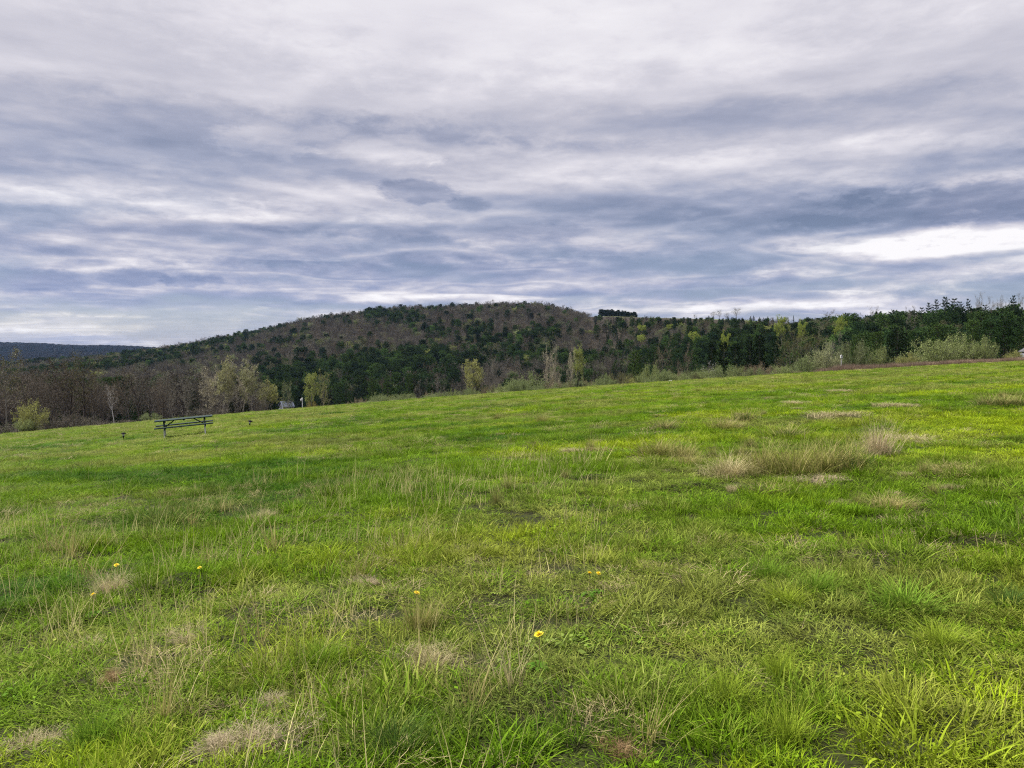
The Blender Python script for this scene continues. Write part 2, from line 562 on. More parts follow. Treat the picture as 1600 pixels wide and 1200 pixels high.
# ------------------------------------------------------------------ ground sheet
def build_ground():
    front = np.linspace(-0.98, 0.98, 560)
    back = np.linspace(0.98, 2 * math.pi - 0.98, 120)[1:-1]
    th = np.concatenate([front, back])
    r = np.concatenate([[0.3], np.geomspace(0.8, 120, 360), np.geomspace(122, 5900, 150)])
    T, RR = np.meshgrid(th, r)
    x, y = np.sin(T) * RR, np.cos(T) * RR
    z = H(x, y)
    nr, nc = z.shape
    v = np.stack([x, y, z], -1).reshape(-1, 3)
    i = np.arange(nr - 1)[:, None] * nc
    a = np.arange(nc)[None, :]
    b = (a + 1) % nc
    f = np.stack([i + a, i + b, i + nc + b, i + nc + a], -1).reshape(-1, 4)
    mb = MB()
    mb.add(v, f[:, ::-1])
    c = np.array([[0, 0, float(H(0., 0.))]])
    mb.v.append(c); mb.h.append(np.zeros(1))
    mb.t.append((np.stack([np.full(nc, mb.n), b[0], a[0]], -1)[:, ::-1], 0))
    mb.n += 1
    m, nt, out = new_mat('meadow soil and turf')
    geo = nt.nodes.new('ShaderNodeNewGeometry')
    zone = nt.nodes.new('ShaderNodeAttribute')
    zone.attribute_name = 'zone'
    sz = nt.nodes.new('ShaderNodeSeparateColor')
    link(nt, zone.outputs['Color'], sz.inputs[0])
    P = geo.outputs['Position']
    n1 = noise(nt, P, 1.3, 6, 0.65)
    n2 = noise(nt, P, 9.0, 6, 0.7)
    n3 = noise(nt, P, 0.16, 4, 0.6)
    turf = mix(nt, ramp(nt, n2, [(0.35, 0.0), (0.65, 1.0)]), (0.018, 0.017, 0.009), (0.035, 0.045, 0.012))
    turf = mix(nt, ramp(nt, n1, [(0.52, 0.0), (0.72, 0.7)]), turf, (0.045, 0.035, 0.02))
    wood = mix(nt, ramp(nt, n3, [(0.4, 0.0), (0.6, 1.0)]), (0.026, 0.021, 0.016), (0.042, 0.034, 0.025))
    past = mix(nt, ramp(nt, n3, [(0.4, 0.0), (0.6, 1.0)]), (0.19, 0.19, 0.085), (0.14, 0.21, 0.05))
    col = mix(nt, sz.outputs[0], turf, wood)
    col = mix(nt, sz.outputs[1], col, past)
    bs = nt.nodes.new('ShaderNodeBsdfPrincipled')
    bs.inputs['Roughness'].default_value = 0.95
    bs.inputs['Specular IOR Level'].default_value = 0.1
    link(nt, col, bs.inputs['Base Color'])
    bp = nt.nodes.new('ShaderNodeBump')
    bp.inputs['Strength'].default_value = 0.6
    bp.inputs['Distance'].default_value = 0.05
    link(nt, n2, bp.inputs['Height'])
    link(nt, bp.outputs[0], bs.inputs['Normal'])
    link(nt, bs.outputs[0], out.inputs[0])
    me = mb.mesh('ground', [m], smooth=True)
    t = np.tan(np.clip(np.arctan2(x, y), -0.92, 0.92))
    d = RR * np.cos(np.clip(np.arctan2(x, y), -0.92, 0.92))
    px = np.interp(t, _tt, _pp)
    D = np.interp(t, _tt, _D)
    wz = sstep(104, 112, d)
    pz = sstep(925, 940, px) * (1 - sstep(1225, 1250, px)) * sstep(D - 70, D - 50, d)
    colr = np.zeros((nr * nc + 1, 4), np.float32)
    colr[:-1, 0] = wz.ravel()
    colr[:-1, 1] = pz.ravel()
    a_ = me.color_attributes.new('zone', 'FLOAT_COLOR', 'POINT')
    a_.data.foreach_set('color', colr.ravel())
    g = obj('ground', me)
    tag(g, kind='structure')


build_ground()


# ------------------------------------------------------------------ scatter (geometry nodes, for stuff only)
def scatter_group(coll):
    g = bpy.data.node_groups.new('scatter', 'GeometryNodeTree')
    g.interface.new_socket('Geometry', in_out='INPUT', socket_type='NodeSocketGeometry')
    g.interface.new_socket('Geometry', in_out='OUTPUT', socket_type='NodeSocketGeometry')
    gi, go = g.nodes.new('NodeGroupInput'), g.nodes.new('NodeGroupOutput')
    ci = g.nodes.new('GeometryNodeCollectionInfo')
    ci.inputs['Collection'].default_value = coll
    ci.inputs['Separate Children'].default_value = True
    ci.inputs['Reset Children'].default_value = True
    ip = g.nodes.new('GeometryNodeInstanceOnPoints')
    ip.inputs['Pick Instance'].default_value = True

    def na(name, typ):
        n = g.nodes.new('GeometryNodeInputNamedAttribute')
        n.data_type = typ
        n.inputs['Name'].default_value = name
        return n.outputs[0]
    g.links.new(gi.outputs[0], ip.inputs['Points'])
    g.links.new(ci.outputs[0], ip.inputs['Instance'])
    g.links.new(na('pick', 'INT'), ip.inputs['Instance Index'])
    er = g.nodes.new('FunctionNodeEulerToRotation')
    g.links.new(na('turn', 'FLOAT_VECTOR'), er.inputs[0])
    g.links.new(er.outputs[0], ip.inputs['Rotation'])
    g.links.new(na('size', 'FLOAT_VECTOR'), ip.inputs['Scale'])
    g.links.new(ip.outputs[0], go.inputs[0])
    return g


def scatter(name, protos, pos, pick, turn, size, tint):
    """one object of kind stuff: copies of the meshes in protos at many points"""
    coll = bpy.data.collections.new(name + ' kinds')
    for i, me in enumerate(protos):
        coll.objects.link(bpy.data.objects.new('%s kind %02d' % (name, i), me))
    me = bpy.data.meshes.new(name)
    n = len(pos)
    me.vertices.add(n)
    me.vertices.foreach_set('co', np.asarray(pos, np.float32).ravel())
    for nm, typ, arr, key in (('pick', 'INT', np.asarray(pick, np.int32), 'value'), ('turn', 'FLOAT_VECTOR', np.asarray(turn, np.float32), 'vector'),
                              ('size', 'FLOAT_VECTOR', np.asarray(size, np.float32), 'vector')):
        a = me.attributes.new(nm, typ, 'POINT')
        a.data.foreach_set(key, arr.ravel())
    a = me.attributes.new('tint', 'FLOAT_COLOR', 'POINT')
    t4 = np.ones((n, 4), np.float32)
    t4[:, :3] = tint
    a.data.foreach_set('color', t4.ravel())
    o = obj(name, me)
    md = o.modifiers.new('scatter', 'NODES')
    md.node_group = scatter_group(coll)
    tag(o, kind='stuff')
    return o


# ------------------------------------------------------------------ grass
def blades(mb, n, spread, hlo, hhi, w, lean=0.5, curl=0.6, seg=3, flat=0.0, gauss=False, lsd=0.3):
    """n grass blades growing from a disc; each a tapering bent strip"""
    ang = rng.uniform(0, 2 * math.pi, n)
    rr = np.sqrt(rng.uniform(0, 1, n)) * spread if not gauss else np.minimum(np.abs(rng.normal(0, 0.42, n)), 1.0) * spread
    bx, by = np.cos(ang) * rr, np.sin(ang) * rr
    hh = rng.uniform(hlo, hhi, n)
    la = ang + rng.normal(0, 0.9, n)
    ln = np.abs(rng.normal(lean, lsd, n)) * (0.4 + 0.6 * rr / max(spread, 1e-6))
    cu = rng.uniform(0.2, 1.0, n) * curl
    wd = w * rng.uniform(0.6, 1.3, n)
    ss = np.linspace(0, 1, seg + 1)
    pos = np.zeros((n, seg + 1, 3))
    p = np.stack([bx, by, np.full(n, -0.012)], -1)
    pos[:, 0] = p
    for k in range(seg):
        a = ln + cu * (k + 0.5) / seg * 1.6
        a = np.minimum(a, 2.2) if flat == 0 else np.minimum(1.42 + 0.16 * rng.normal(0, 1, n), 1.66)
        st = hh / seg
        p = p + np.stack([np.sin(a) * np.cos(la) * st, np.sin(a) * np.sin(la) * st, np.cos(a) * st], -1)
        if flat:
            la = la + rng.normal(0, 0.16, n)
            p[:, 2] = np.maximum(p[:, 2], 0.004 + 0.04 * rng.uniform(0, 1, n))
        pos[:, k + 1] = p
    sa = la + math.pi / 2 + rng.normal(0, 0.5, n)
    side = np.stack([np.cos(sa), np.sin(sa), np.zeros(n)], -1)
    tw = np.array([0.75, 1.0, 0.75, 0.4, 0.3])[:seg] if seg <= 5 else np.ones(seg)
    v = np.zeros((n, seg * 2 + 1, 3))
    for k in range(seg):
        o = side * (wd * tw[k] / 2)[:, None]
        v[:, 2 * k] = pos[:, k] - o
        v[:, 2 * k + 1] = pos[:, k] + o
    v[:, -1] = pos[:, -1]
    hv = np.zeros((n, seg * 2 + 1))
    for k in range(seg):
        hv[:, 2 * k] = hv[:, 2 * k + 1] = ss[k]
    hv[:, -1] = 1
    base = np.arange(n)[:, None] * (seg * 2 + 1)
    for k in range(seg - 1):
        pass
    off = mb.n
    q = np.concatenate([base + np.array([[2 * k, 2 * k + 1, 2 * k + 3, 2 * k + 2]]) for k in range(seg - 1)]) if seg > 1 else np.zeros((0, 4), int)
    t = base + np.array([[2 * seg - 2, 2 * seg - 1, 2 * seg]])
    mb.v.append(v.reshape(-1, 3)); mb.h.append(hv.ravel())
    mb.n += n * (seg * 2 + 1)
    if len(q):
        mb.q.append((q + off, 0))
    mb.t.append((t + off, 0))


def herbs(mb, n, spread, hlo, hhi, s):
    """small broad leaves (clover, young dandelion) low in the turf"""
    ang = rng.uniform(0, 2 * math.pi, n)
    rr = np.sqrt(rng.uniform(0, 1, n)) * spread
    c = np.stack([np.cos(ang) * rr, np.sin(ang) * rr, rng.uniform(hlo, hhi, n)], -1)
    a = rng.uniform(0, 2 * math.pi, n)
    tl = rng.normal(0.35, 0.35, n)
    d = np.stack([np.cos(a) * np.cos(tl), np.sin(a) * np.cos(tl), np.sin(tl)], -1)
    sd = np.stack([-np.sin(a), np.cos(a), rng.normal(0, 0.25, n)], -1)
    L = s * rng.uniform(0.6, 1.4, n)[:, None]
    v = np.stack([c - d * L * 0.6, c + sd * L * 0.34, c + d * L * 0.6, c - sd * L * 0.34], 1)
    off = mb.n
    mb.v.append(v.reshape(-1, 3)); mb.h.append(np.tile([0, .5, 1, .5], n) * 0.3)
    mb.q.append((np.arange(n)[:, None] * 4 + np.arange(4)[None] + off, 0))
    mb.n += 4 * n


def grass_protos():
    P = []
    for k in range(4):                       # 0-3 short turf
        mb = MB(); blades(mb, 125, 0.15, 0.03, 0.10, 0.0045, 0.6, 0.9, 3)
        herbs(mb, 10, 0.15, 0.003, 0.03, 0.015)
        P.append(mb.mesh('turf clump', [M['blade']], h=True))
    for k in range(3):                       # 4-6 lush tuft
        mb = MB(); blades(mb, 95, 0.11, 0.06, 0.18, 0.0056, 0.5, 1.0, 4)
        P.append(mb.mesh('lush clump', [M['blade']], h=True))
    for k in range(3):                       # 7-9 broad leaves
        mb = MB(); herbs(mb, 45, 0.12, 0.005, 0.05, 0.02); blades(mb, 60, 0.14, 0.04, 0.10, 0.004, 0.6, 0.7, 3)
        P.append(mb.mesh('leafy clump', [M['blade']], h=True))
    for k in range(3):                       # 10-12 thatch
        mb = MB(); blades(mb, 70, 0.14, 0.05, 0.14, 0.0026, 1.0, 0.5, 3, flat=1.0)
        P.append(mb.mesh('thatch', [M['straw']], h=True))
    for k in range(4):                       # 13-16 thin dry stems
        mb = MB(); blades(mb, 6, 0.10, 0.12, 0.34, 0.003, 0.2, 0.55, 5, lsd=0.15)
        P.append(mb.mesh('dry stems', [M['straw']], h=True))
    return P


GP = grass_protos()


def meadow_tint(x, y):
    """living colour of the sward: fresh lime, mid green and bluish green drifts, straw where the sward is old"""
    a = fbm(x / 2.2, y / 1.6, 61, 3)
    b = fbm(x / 7.0, y / 5.0, 71, 3)
    c = rng.normal(0, 1, len(x))
    mid = np.array([0.112, 0.220, 0.007]); lime = np.array([0.26, 0.355, 0.009]); deep = np.array([0.032, 0.115, 0.006]); olive = np.array([0.25, 0.25, 0.075])
    side = np.clip(x / (0.5 * y + 2), -1, 1)
    wl = sstep(0.05, 0.6, a * 0.9 + b * 0.5 + 0.22 * side + 0.12 * c)[:, None] * (1 - 0.5 * sstep(18, 50, np.hypot(x, y)))[:, None]
    wd = sstep(0.05, 0.6, -a * 0.9 - b * 0.4 - 0.18 * side + 0.12 * c)[:, None]
    t = mid * (1 - wl) + lime * wl
    t = t * (1 - wd) + deep * wd
    r = np.hypot(x, y)
    wo = (sstep(0.0, 0.55, fbm(x / 3.4 + 9, y / 2.4, 81, 3) + 0.2 * c + 0.32 * sstep(15, 60, r)))[:, None] * 0.6
    t = t * (1 - wo) + olive * wo
    return np.clip(t * np.exp(rng.normal(0, 0.12, len(x)))[:, None], 0.004, 0.6)


def build_grass():
    pos, pick, turn, size, tint = [], [], [], [], []
    # where last year's grass lies thick little new grass has come through
    bare = [(*ground_at(px, py)[:2], q) for px, py, q in ((420, 1162, 0.15), (340, 1165, 0.11), (425, 1105, 0.14), (45, 1165, 0.17), (172, 1062, 0.08), (690, 1040, 0.2), (290, 1000, 0.15),
            (1240, 632, 0.6), (1300, 652, 0.8), (1318, 612, 0.6), (1415, 636, 0.6), (900, 707, 0.4), (940, 706, 0.35), (1295, 752, 0.35))]

    def zone(r0, r1, dens, sc, half, gaps=0.35):
        area = half * (r1 * r1 - r0 * r0)
        n = int(area * dens)
        r = np.sqrt(rng.uniform(r0 * r0, r1 * r1, n))
        th = rng.uniform(-half, half, n)
        x, y = np.sin(th) * r, np.cos(th) * r
        g = fbm(x / 0.45, y / 0.33, 91, 2) + 0.7 * fbm(x / 2.5, y / 1.8, 93, 2)
        keep = (g > -0.42) | (rng.uniform(0, 1, n) < np.interp(r, [10, 20], [0.5, 0.85]))
        for qx, qy, qr in bare:
            keep &= (np.hypot(x - qx, (y - qy)) > qr) | (rng.uniform(0, 1, n) < 0.22)
        x, y, r, g = x[keep], y[keep], r[keep], g[keep]
        n = len(x)
        u = rng.uniform(0, 1, n)
        lush = sstep(0.0, 0.5, fbm(x / 1.1 + 3, y / 0.8, 101, 3) + 0.15)
        dryw = sstep(0.12, 0.55, fbm(x / 3.1 - 5, y / 2.0, 111, 3) + 0.08)
        leafy = sstep(0.1, 0.5, fbm(x / 1.6 + 31, y / 1.2, 121, 3))
        k = rng.integers(0, 4, n)
        k = np.where(u < 0.42 * lush, rng.integers(4, 7, n), k)
        k = np.where((u > 0.60) & (u < 0.60 + 0.25 * leafy), rng.integers(7, 10, n), k)
        k = np.where((u > 0.86) & (u < 0.865 + 0.075 * dryw + 0.07 * sstep(12, 45, r)), rng.integers(10, 13, n), k)
        k = np.where(u > 0.988 - 0.03 * dryw, rng.integers(13, 17, n), k)
        k = np.where(r < 2.8, rng.integers(0, 4, n), k)
        s = sc * np.exp(rng.normal(0, 0.22, n))
        hs = s * (0.46 + 0.40 * lush)
        hs = hs * np.interp(r, [10, 25, 60], [1.0, 0.75, 0.6])
        hs = hs * (1 - 0.45 * np.exp(-((x + 13) / 7.0) ** 2 - ((y - 30) / 6.0) ** 2))
        st = np.array([0.34, 0.28, 0.14]) * np.exp(rng.normal(0, 0.15, n))[:, None]
        t = meadow_tint(x, y)
        t = np.where((k >= 10)[:, None], st, t)
        t = np.where(((k >= 7) & (k < 10))[:, None], t * np.array([0.8, 0.92, 0.9]), t)
        z = H(x, y)
        pos.append(np.stack([x, y, z], -1)); pick.append(k)
        tl = rng.normal(0, 0.12, (n, 2))
        turn.append(np.stack([tl[:, 0], tl[:, 1], rng.uniform(0, 6.28, n)], -1))
        size.append(np.stack([s, s, hs], -1)); tint.append(t)

    zone(0.0, 6.0, 100, 1.0, 2.5)
    zone(6.0, 13.0, 80, 1.08, 1.35)
    zone(13.0, 28.0, 42, 1.3, 1.0)
    zone(28.0, 55.0, 18, 1.7, 0.85)
    zone(55.0, 112.0, 8.0, 2.2, 0.74)
    # many thin straw stalks on the left and in the middle
    n = 1050
    r = np.sqrt(rng.uniform(2.6 ** 2, 13.5 ** 2, n)); th = rng.uniform(-0.66, 0.12, n)
    x, y = np.sin(th) * r, np.cos(th) * r
    k_ = fbm(x / 0.9, y / 0.7, 141, 2) + 0.3 * fbm(x / 3, y / 3, 143, 2) > 0.02
    x, y, r = x[k_], y[k_], r[k_]; n = len(x)
    pos.append(np.stack([x, y, H(x, y)], -1)); pick.append(rng.integers(13, 17, n))
    turn.append(np.stack([rng.normal(0, .15, n), rng.normal(0, .15, n), rng.uniform(0, 6.28, n)], -1))
    s_ = rng.uniform(0.8, 1.7, n); size.append(np.stack([s_, s_, s_ * rng.uniform(0.8, 1.3, n)], -1))
    tint.append(np.array([0.52, 0.46, 0.21]) * np.exp(rng.normal(0, 0.2, n))[:, None])
    scatter('meadow_grass', GP, np.concatenate(pos), np.concatenate(pick), np.concatenate(turn), np.concatenate(size), np.concatenate(tint))


build_grass()


# ------------------------------------------------------------------ single tufts in the meadow
def stuff_tint(o, c):
    o['tint'] = [float(c[0]), float(c[1]), float(c[2]), 1.0]


def tuft_meshes():
    T = {}
    for k in range(3):
        mb = MB(); blades(mb, 210, 0.24, 0.25, 0.62, 0.0036, 0.16, 0.4, 5, gauss=True, lsd=0.15)
        T['rush', k] = mb.mesh('rush stems', [M['straw']], h=True)
        mb = MB(); blades(mb, 260, 0.24, 0.16, 0.48, 0.0045, 0.25, 0.6, 4, gauss=True)
        T['rush_green', k] = mb.mesh('rush base leaves', [M['blade']], h=True)
        mb = MB(); blades(mb, 700, 0.24, 0.14, 0.34, 0.003, 0.6, 1.3, 5, gauss=True)
        T['mound', k] = mb.mesh('dead grass mound', [M['straw']], h=True)
        mb = MB()
        for q in range(12):
            sub = MB(); blades(sub, 55, random.uniform(.03, .10), 0.06, 0.17, 0.0030, 1.0, 0.5, 4, flat=1.0)
            a_, r_ = random.uniform(0, 6.28), random.uniform(0.0, 0.34)
            off = np.array([math.cos(a_) * r_ * (1.0 if q else 0), math.sin(a_) * r_ * (0.6 if q else 0), 0])
            for (f_, m_) in sub.q: mb.q.append((f_ + mb.n, m_))
            for (f_, m_) in sub.t: mb.t.append((f_ + mb.n, m_))
            mb.v += [v_ + off for v_ in sub.v]; mb.h += sub.h; mb.n += sub.n
        T['mat', k] = mb.mesh('flattened dead grass', [M['straw']], h=True)
        mb = MB(); blades(mb, 420, 0.2, 0.10, 0.26, 0.0042, 0.35, 1.0, 5, gauss=True)
        T['tussock', k] = mb.mesh('green tussock', [M['blade']], h=True)
        mb = MB(); blades(mb, 34, 0.17, 0.25, 0.75, 0.0042, 0.14, 0.6, 5, gauss=True, lsd=0.13)
        T['stem', k] = mb.mesh('tall dry stems', [M['straw']], h=True)
    return T


TM = tuft_meshes()
STRAW, PALE, RUSTY, GREY = (0.34, 0.30, 0.11), (0.44, 0.38, 0.20), (0.34, 0.22, 0.11), (0.46, 0.38, 0.24)
LIME, DEEP, FRESH = (0.24, 0.33, 0.03), (0.06, 0.13, 0.025), (0.14, 0.26, 0.025)


def tuft(kind, px, py, w, h, label, tint=STRAW, group=None, green=(0.15, 0.17, 0.04)):
    """w, h in metres; px, py is the photo pixel of its foot"""
    p = ground_at(px, py)
    k = random.randrange(3)
    names = {'rush': ('rush_tuft', 'grass tuft'), 'mound': ('dead_grass_mound', 'dead grass'), 'mat': ('dead_grass_mat', 'dead grass'),
             'tussock': ('grass_tussock', 'grass tussock'), 'stem': ('dry_grass_tuft', 'grass tuft')}
    ref = {'rush': (0.44, 0.5), 'mound': (0.5, 0.22), 'mat': (0.5, 0.12), 'tussock': (0.42, 0.2), 'stem': (0.3, 0.6)}[kind]
    if kind == 'rush': h *= 0.64
    if kind == 'mat': h *= 0.85; w *= 0.9; tint = tuple(0.85 * q for q in tint)
    sc = (w / ref[0], w / ref[0], h / ref[1])
    if kind == 'rush':
        r = empty(names[kind][0], p, random.uniform(0, 6.28))
        a = obj('dry_stem_clump', TM['rush', k], r); a.scale = sc; stuff_tint(a, tint)
        b = obj('green_leaf_clump', TM['rush_green', k], r); b.scale = sc; stuff_tint(b, green)
    else:
        r = obj(names[kind][0], TM[kind, k])
        r.location = p
        r.rotation_euler = (0, 0, random.uniform(0, 6.28))
        r.scale = sc
        stuff_tint(r, tint)
    tag(r, label, names[kind][1], group)
    return r


def build_tufts():
    # the tall bank of rushes in the middle of the right half and its neighbours
    tuft('rush', 1192, 742, 0.75, 0.75, 'tall straw coloured rush tuft at the end of the rush bank nearest the picnic table', STRAW)
    tuft('rush', 1242, 742, 0.85, 0.72, 'dense yellowish rush tuft just inside the rush bank beside its left end tuft', STRAW)
    tuft('rush', 1290, 738, 0.8, 0.66, 'middle rush tuft of the long rush bank, green at the base', STRAW)
    tuft('rush', 1326, 730, 0.75, 0.62, 'greenest rush tuft of the long rush bank, right of its middle', STRAW, green=(0.07, 0.13, 0.03))
    tuft('mound', 1372, 712, 0.7, 0.55, 'upright pinkish grey dead grass tuft closing the right end of the rush bank', GREY)
    tuft('rush', 1030, 712, 0.95, 0.50, 'low wide rush tuft standing alone between the rush bank and the pale patches', STRAW)
    tuft('rush', 1065, 715, 0.6, 0.45, 'small rush tuft leaning on the low wide lone rush tuft', STRAW)
    tuft('mound', 1142, 748, 0.85, 0.36, 'rounded straw mound in front of the left end of the rush bank', PALE)
    tuft('mound', 1076, 730, 0.5, 0.26, 'small brown dead grass mound below the low wide lone rush tuft', STRAW)
    tuft('mat', 1295, 752, 0.8, 0.14, 'pinkish flattened dead grass at the foot of the rush bank', GREY)
    tuft('mat', 900, 707, 0.9, 0.18, 'long pale mat of dead grass in the middle of the meadow', PALE)
    tuft('mat', 940, 706, 0.8, 0.2, 'brownish mat of dead grass joined to the long pale mat in mid meadow', STRAW)
    tuft('rush', 847, 662, 0.5, 0.55, 'small lone yellow rush tuft far out in the middle of the meadow', STRAW)
    tuft('rush', 1040, 671, 0.8, 0.4, 'dark low rush tuft in front of the distant grey bushes', STRAW, green=(0.06, 0.08, 0.03))
    tuft('rush', 1166, 657, 0.8, 0.5, 'dark green rush tuft among the pale dead patches on the slope', STRAW, green=(0.04, 0.09, 0.02))
    tuft('rush', 1132, 672, 0.9, 0.5, 'straw rush tuft left of the dark green rush tuft on the slope', STRAW)
    tuft('rush', 1232, 684, 0.9, 0.45, 'dark rush tuft behind the long rush bank', STRAW, green=(0.05, 0.10, 0.02))
    tuft('mat', 1240, 632, 1.3, 0.25, 'broad pale dead grass mat nearest the bushes on the upper slope', PALE)
    tuft('mat', 1300, 652, 1.6, 0.3, 'largest straw coloured dead grass mat on the upper slope', PALE)
    tuft('mat', 1318, 612, 1.3, 0.22, 'faint dead grass mat high on the slope above the largest straw mat', PALE)
    tuft('mat', 1415, 636, 1.3, 0.25, 'narrow tan dead grass mat alone on the right of the upper slope', PALE)
    tuft('rush', 1545, 634, 0.9, 0.45, 'dark green rush tuft, left of three in a strip at the right meadow edge', STRAW, green=(0.05, 0.09, 0.02))
    tuft('rush', 1570, 635, 0.9, 0.48, 'dark green rush tuft in the middle of the strip at the right meadow edge', STRAW, green=(0.05, 0.09, 0.02))
    tuft('rush', 1594, 635, 0.9, 0.45, 'dark green rush tuft ending the strip at the right meadow edge', STRAW, green=(0.05, 0.09, 0.02))
    tuft('mat', 1445, 692, 1.1, 0.22, 'pale fan of dead grass right of the rush bank', PALE)
    tuft('mat', 1500, 738, 1.0, 0.2, 'olive and straw grass mat at the far right, level with the rush bank', STRAW)
    tuft('rush', 1210, 772, 0.7, 0.2, 'low dark rush tuft just below the rush bank', STRAW, green=(0.07, 0.12, 0.02))
    tuft('mound', 1395, 795, 0.6, 0.16, 'brown dead grass mound in the lower right of the meadow', STRAW)
    # left side
    for px, py, w, h, lab in ((75, 862, 0.5, 0.55, 'tall dry grass stems at the left edge of the meadow'),
                              (112, 872, 0.4, 0.6, 'tallest dry grass stems near the left edge'),
                              (138, 905, 0.42, 0.5, 'dry grass stems just above the leftmost dandelion'),
                              (300, 822, 0.4, 0.42, 'thin upright dry stems below the picnic table'),
                              (350, 800, 0.35, 0.35, 'short dry stems below the solar light beyond the table'),
                              (430, 860, 0.55, 0.45, 'dry grass stems left of the meadow centre'),
                              (405, 822, 0.3, 0.35, 'small pale dry stems behind the central left tuft'),
                              (325, 878, 0.3, 0.32, 'few dry stems beside the dandelion farthest up the left side'),
                              (230, 1045, 0.25, 0.55, 'pair of long pale stems rising from the lower left grass'),
                              (255, 1130, 0.3, 0.5, 'long arching straw stems in the near lower left corner'),
                              (405, 1010, 0.3, 0.5, 'curved straw stems in the near left of the meadow'),
                              (560, 905, 0.3, 0.3, 'short dry stems left of the tuft with a dandelion'),
                              (735, 1110, 0.36, 0.42, 'upright rusty straw stems at the near centre'),
                              (800, 1075, 0.32, 0.40, 'long pale stems below the dandelion right of centre'),
                              (660, 1060, 0.3, 0.35, 'bent straw stems between the two central dandelions'),
                              (1010, 1165, 0.3, 0.3, 'arching straw stems at the bottom right of centre')):
        tuft('stem', px, py, w, h, lab, PALE if 'pale' in lab else STRAW)
    tuft('rush', 655, 985, 0.34, 0.36, 'straw and green rush tuft with a dandelion in it', STRAW)
    tuft('mound', 178, 928, 0.4, 0.2, 'brownish dead grass mound between the two leftmost dandelions', GREY)
    tuft('mat', 420, 1165, 0.4, 0.2, 'pinkish bleached mat of dead grass, largest one near the viewer', GREY)
    tuft('mat', 340, 1165, 0.25, 0.1, 'small bleached dead grass mat left of the largest near one', GREY)
    tuft('mat', 425, 1105, 0.3, 0.12, 'dead grass strip behind the largest near bleached mat', GREY)
    tuft('mat', 45, 1165, 0.34, 0.08, 'flattened tan dead grass in the lower left corner', PALE)
    tuft('mat', 172, 1062, 0.17, 0.12, 'rust brown wad of dead grass in the near left', RUSTY)
    tuft('mat', 690, 1040, 0.45, 0.14, 'tangled straw mat between the two central dandelions', PALE)
    tuft('mat', 135, 1020, 0.35, 0.1, 'pale dead grass flecks behind the rust brown wad', PALE)
    tuft('mat', 290, 1000, 0.4, 0.1, 'pale dead grass mat left of centre, behind the near bleached mats', PALE)
    tuft('mat', 575, 915, 0.35, 0.12, 'small brown dead grass mat left of the central rush tuft', GREY)
    tuft('mat', 410, 808, 0.5, 0.16, 'pale dead grass wisp in the left middle distance', PALE)
    tuft('mat', 975, 1180, 0.2, 0.1, 'rusty dead grass wad at the bottom edge', RUSTY)
    # soft green tussocks on the right
    for px, py, w, h, lab, t in ((1198, 905, 0.46, 0.2, 'bright green rounded tussock with a bare dark hollow beside it', FRESH),
                                 (1278, 925, 0.42, 0.17, 'soft green tussock right of the one with a dark hollow', FRESH),
                                 (1415, 950, 0.7, 0.18, 'wide low green tussock at the lower right', FRESH),
                                 (1228, 945, 0.4, 0.15, 'lime tussock in front of two rounded green tussocks', LIME),
                                 (1135, 1100, 0.4, 0.17, 'yellow green lush tussock near the lower right', LIME),
                                 (1220, 1060, 0.3, 0.16, 'small lime tussock behind the yellow green lush one', LIME),
                                 (1230, 1160, 0.34, 0.17, 'lime tuft at the near lower right', LIME),
                                 (1470, 1010, 0.4, 0.15, 'lime tussock at the right beside olive turf', LIME),
                                 (605, 842, 0.4, 0.16, 'single lime tussock in the centre of the meadow', LIME),
                                 (1580, 950, 0.4, 0.16, 'dark green tussock at the right edge', DEEP),
                                 (500, 1040, 0.4, 0.18, 'lush green tussock left of the central straw tangle', FRESH),
                                 (150, 1160, 0.4, 0.18, 'bright green lush tussock beside the corner dead grass', FRESH),
                                 (620, 1180, 0.45, 0.18, 'deep green lush tussock at the bottom centre', DEEP)):
        tuft('tussock', px, py, w, h, lab, t)
    # more of the same, small and alike, strewn over the slope
    n = 0
    while n < 46:
        px, py = random.uniform(700, 1600), random.uniform(600, 800)
        p = ground_at(px, py)
        if p[1] > 80:
            continue
        near = float(np.interp(p[1], [12, 80], [0.3, 1.2]))
        if random.random() < 0.45:
            tuft('mat', px, py, near * random.uniform(.6, 1.3), 0.12 + 0.1 * near, 'small faded wisp of dead grass lying on the meadow slope', PALE, 'faded dead grass wisps on the slope')
        else:
            tuft('rush', px, py, near * random.uniform(.5, .9), random.uniform(.22, .4), 'small olive rush tuft scattered on the upper meadow', STRAW, 'small rush tufts on the upper meadow', (0.09, 0.13, 0.03))
        n += 1


build_tufts()


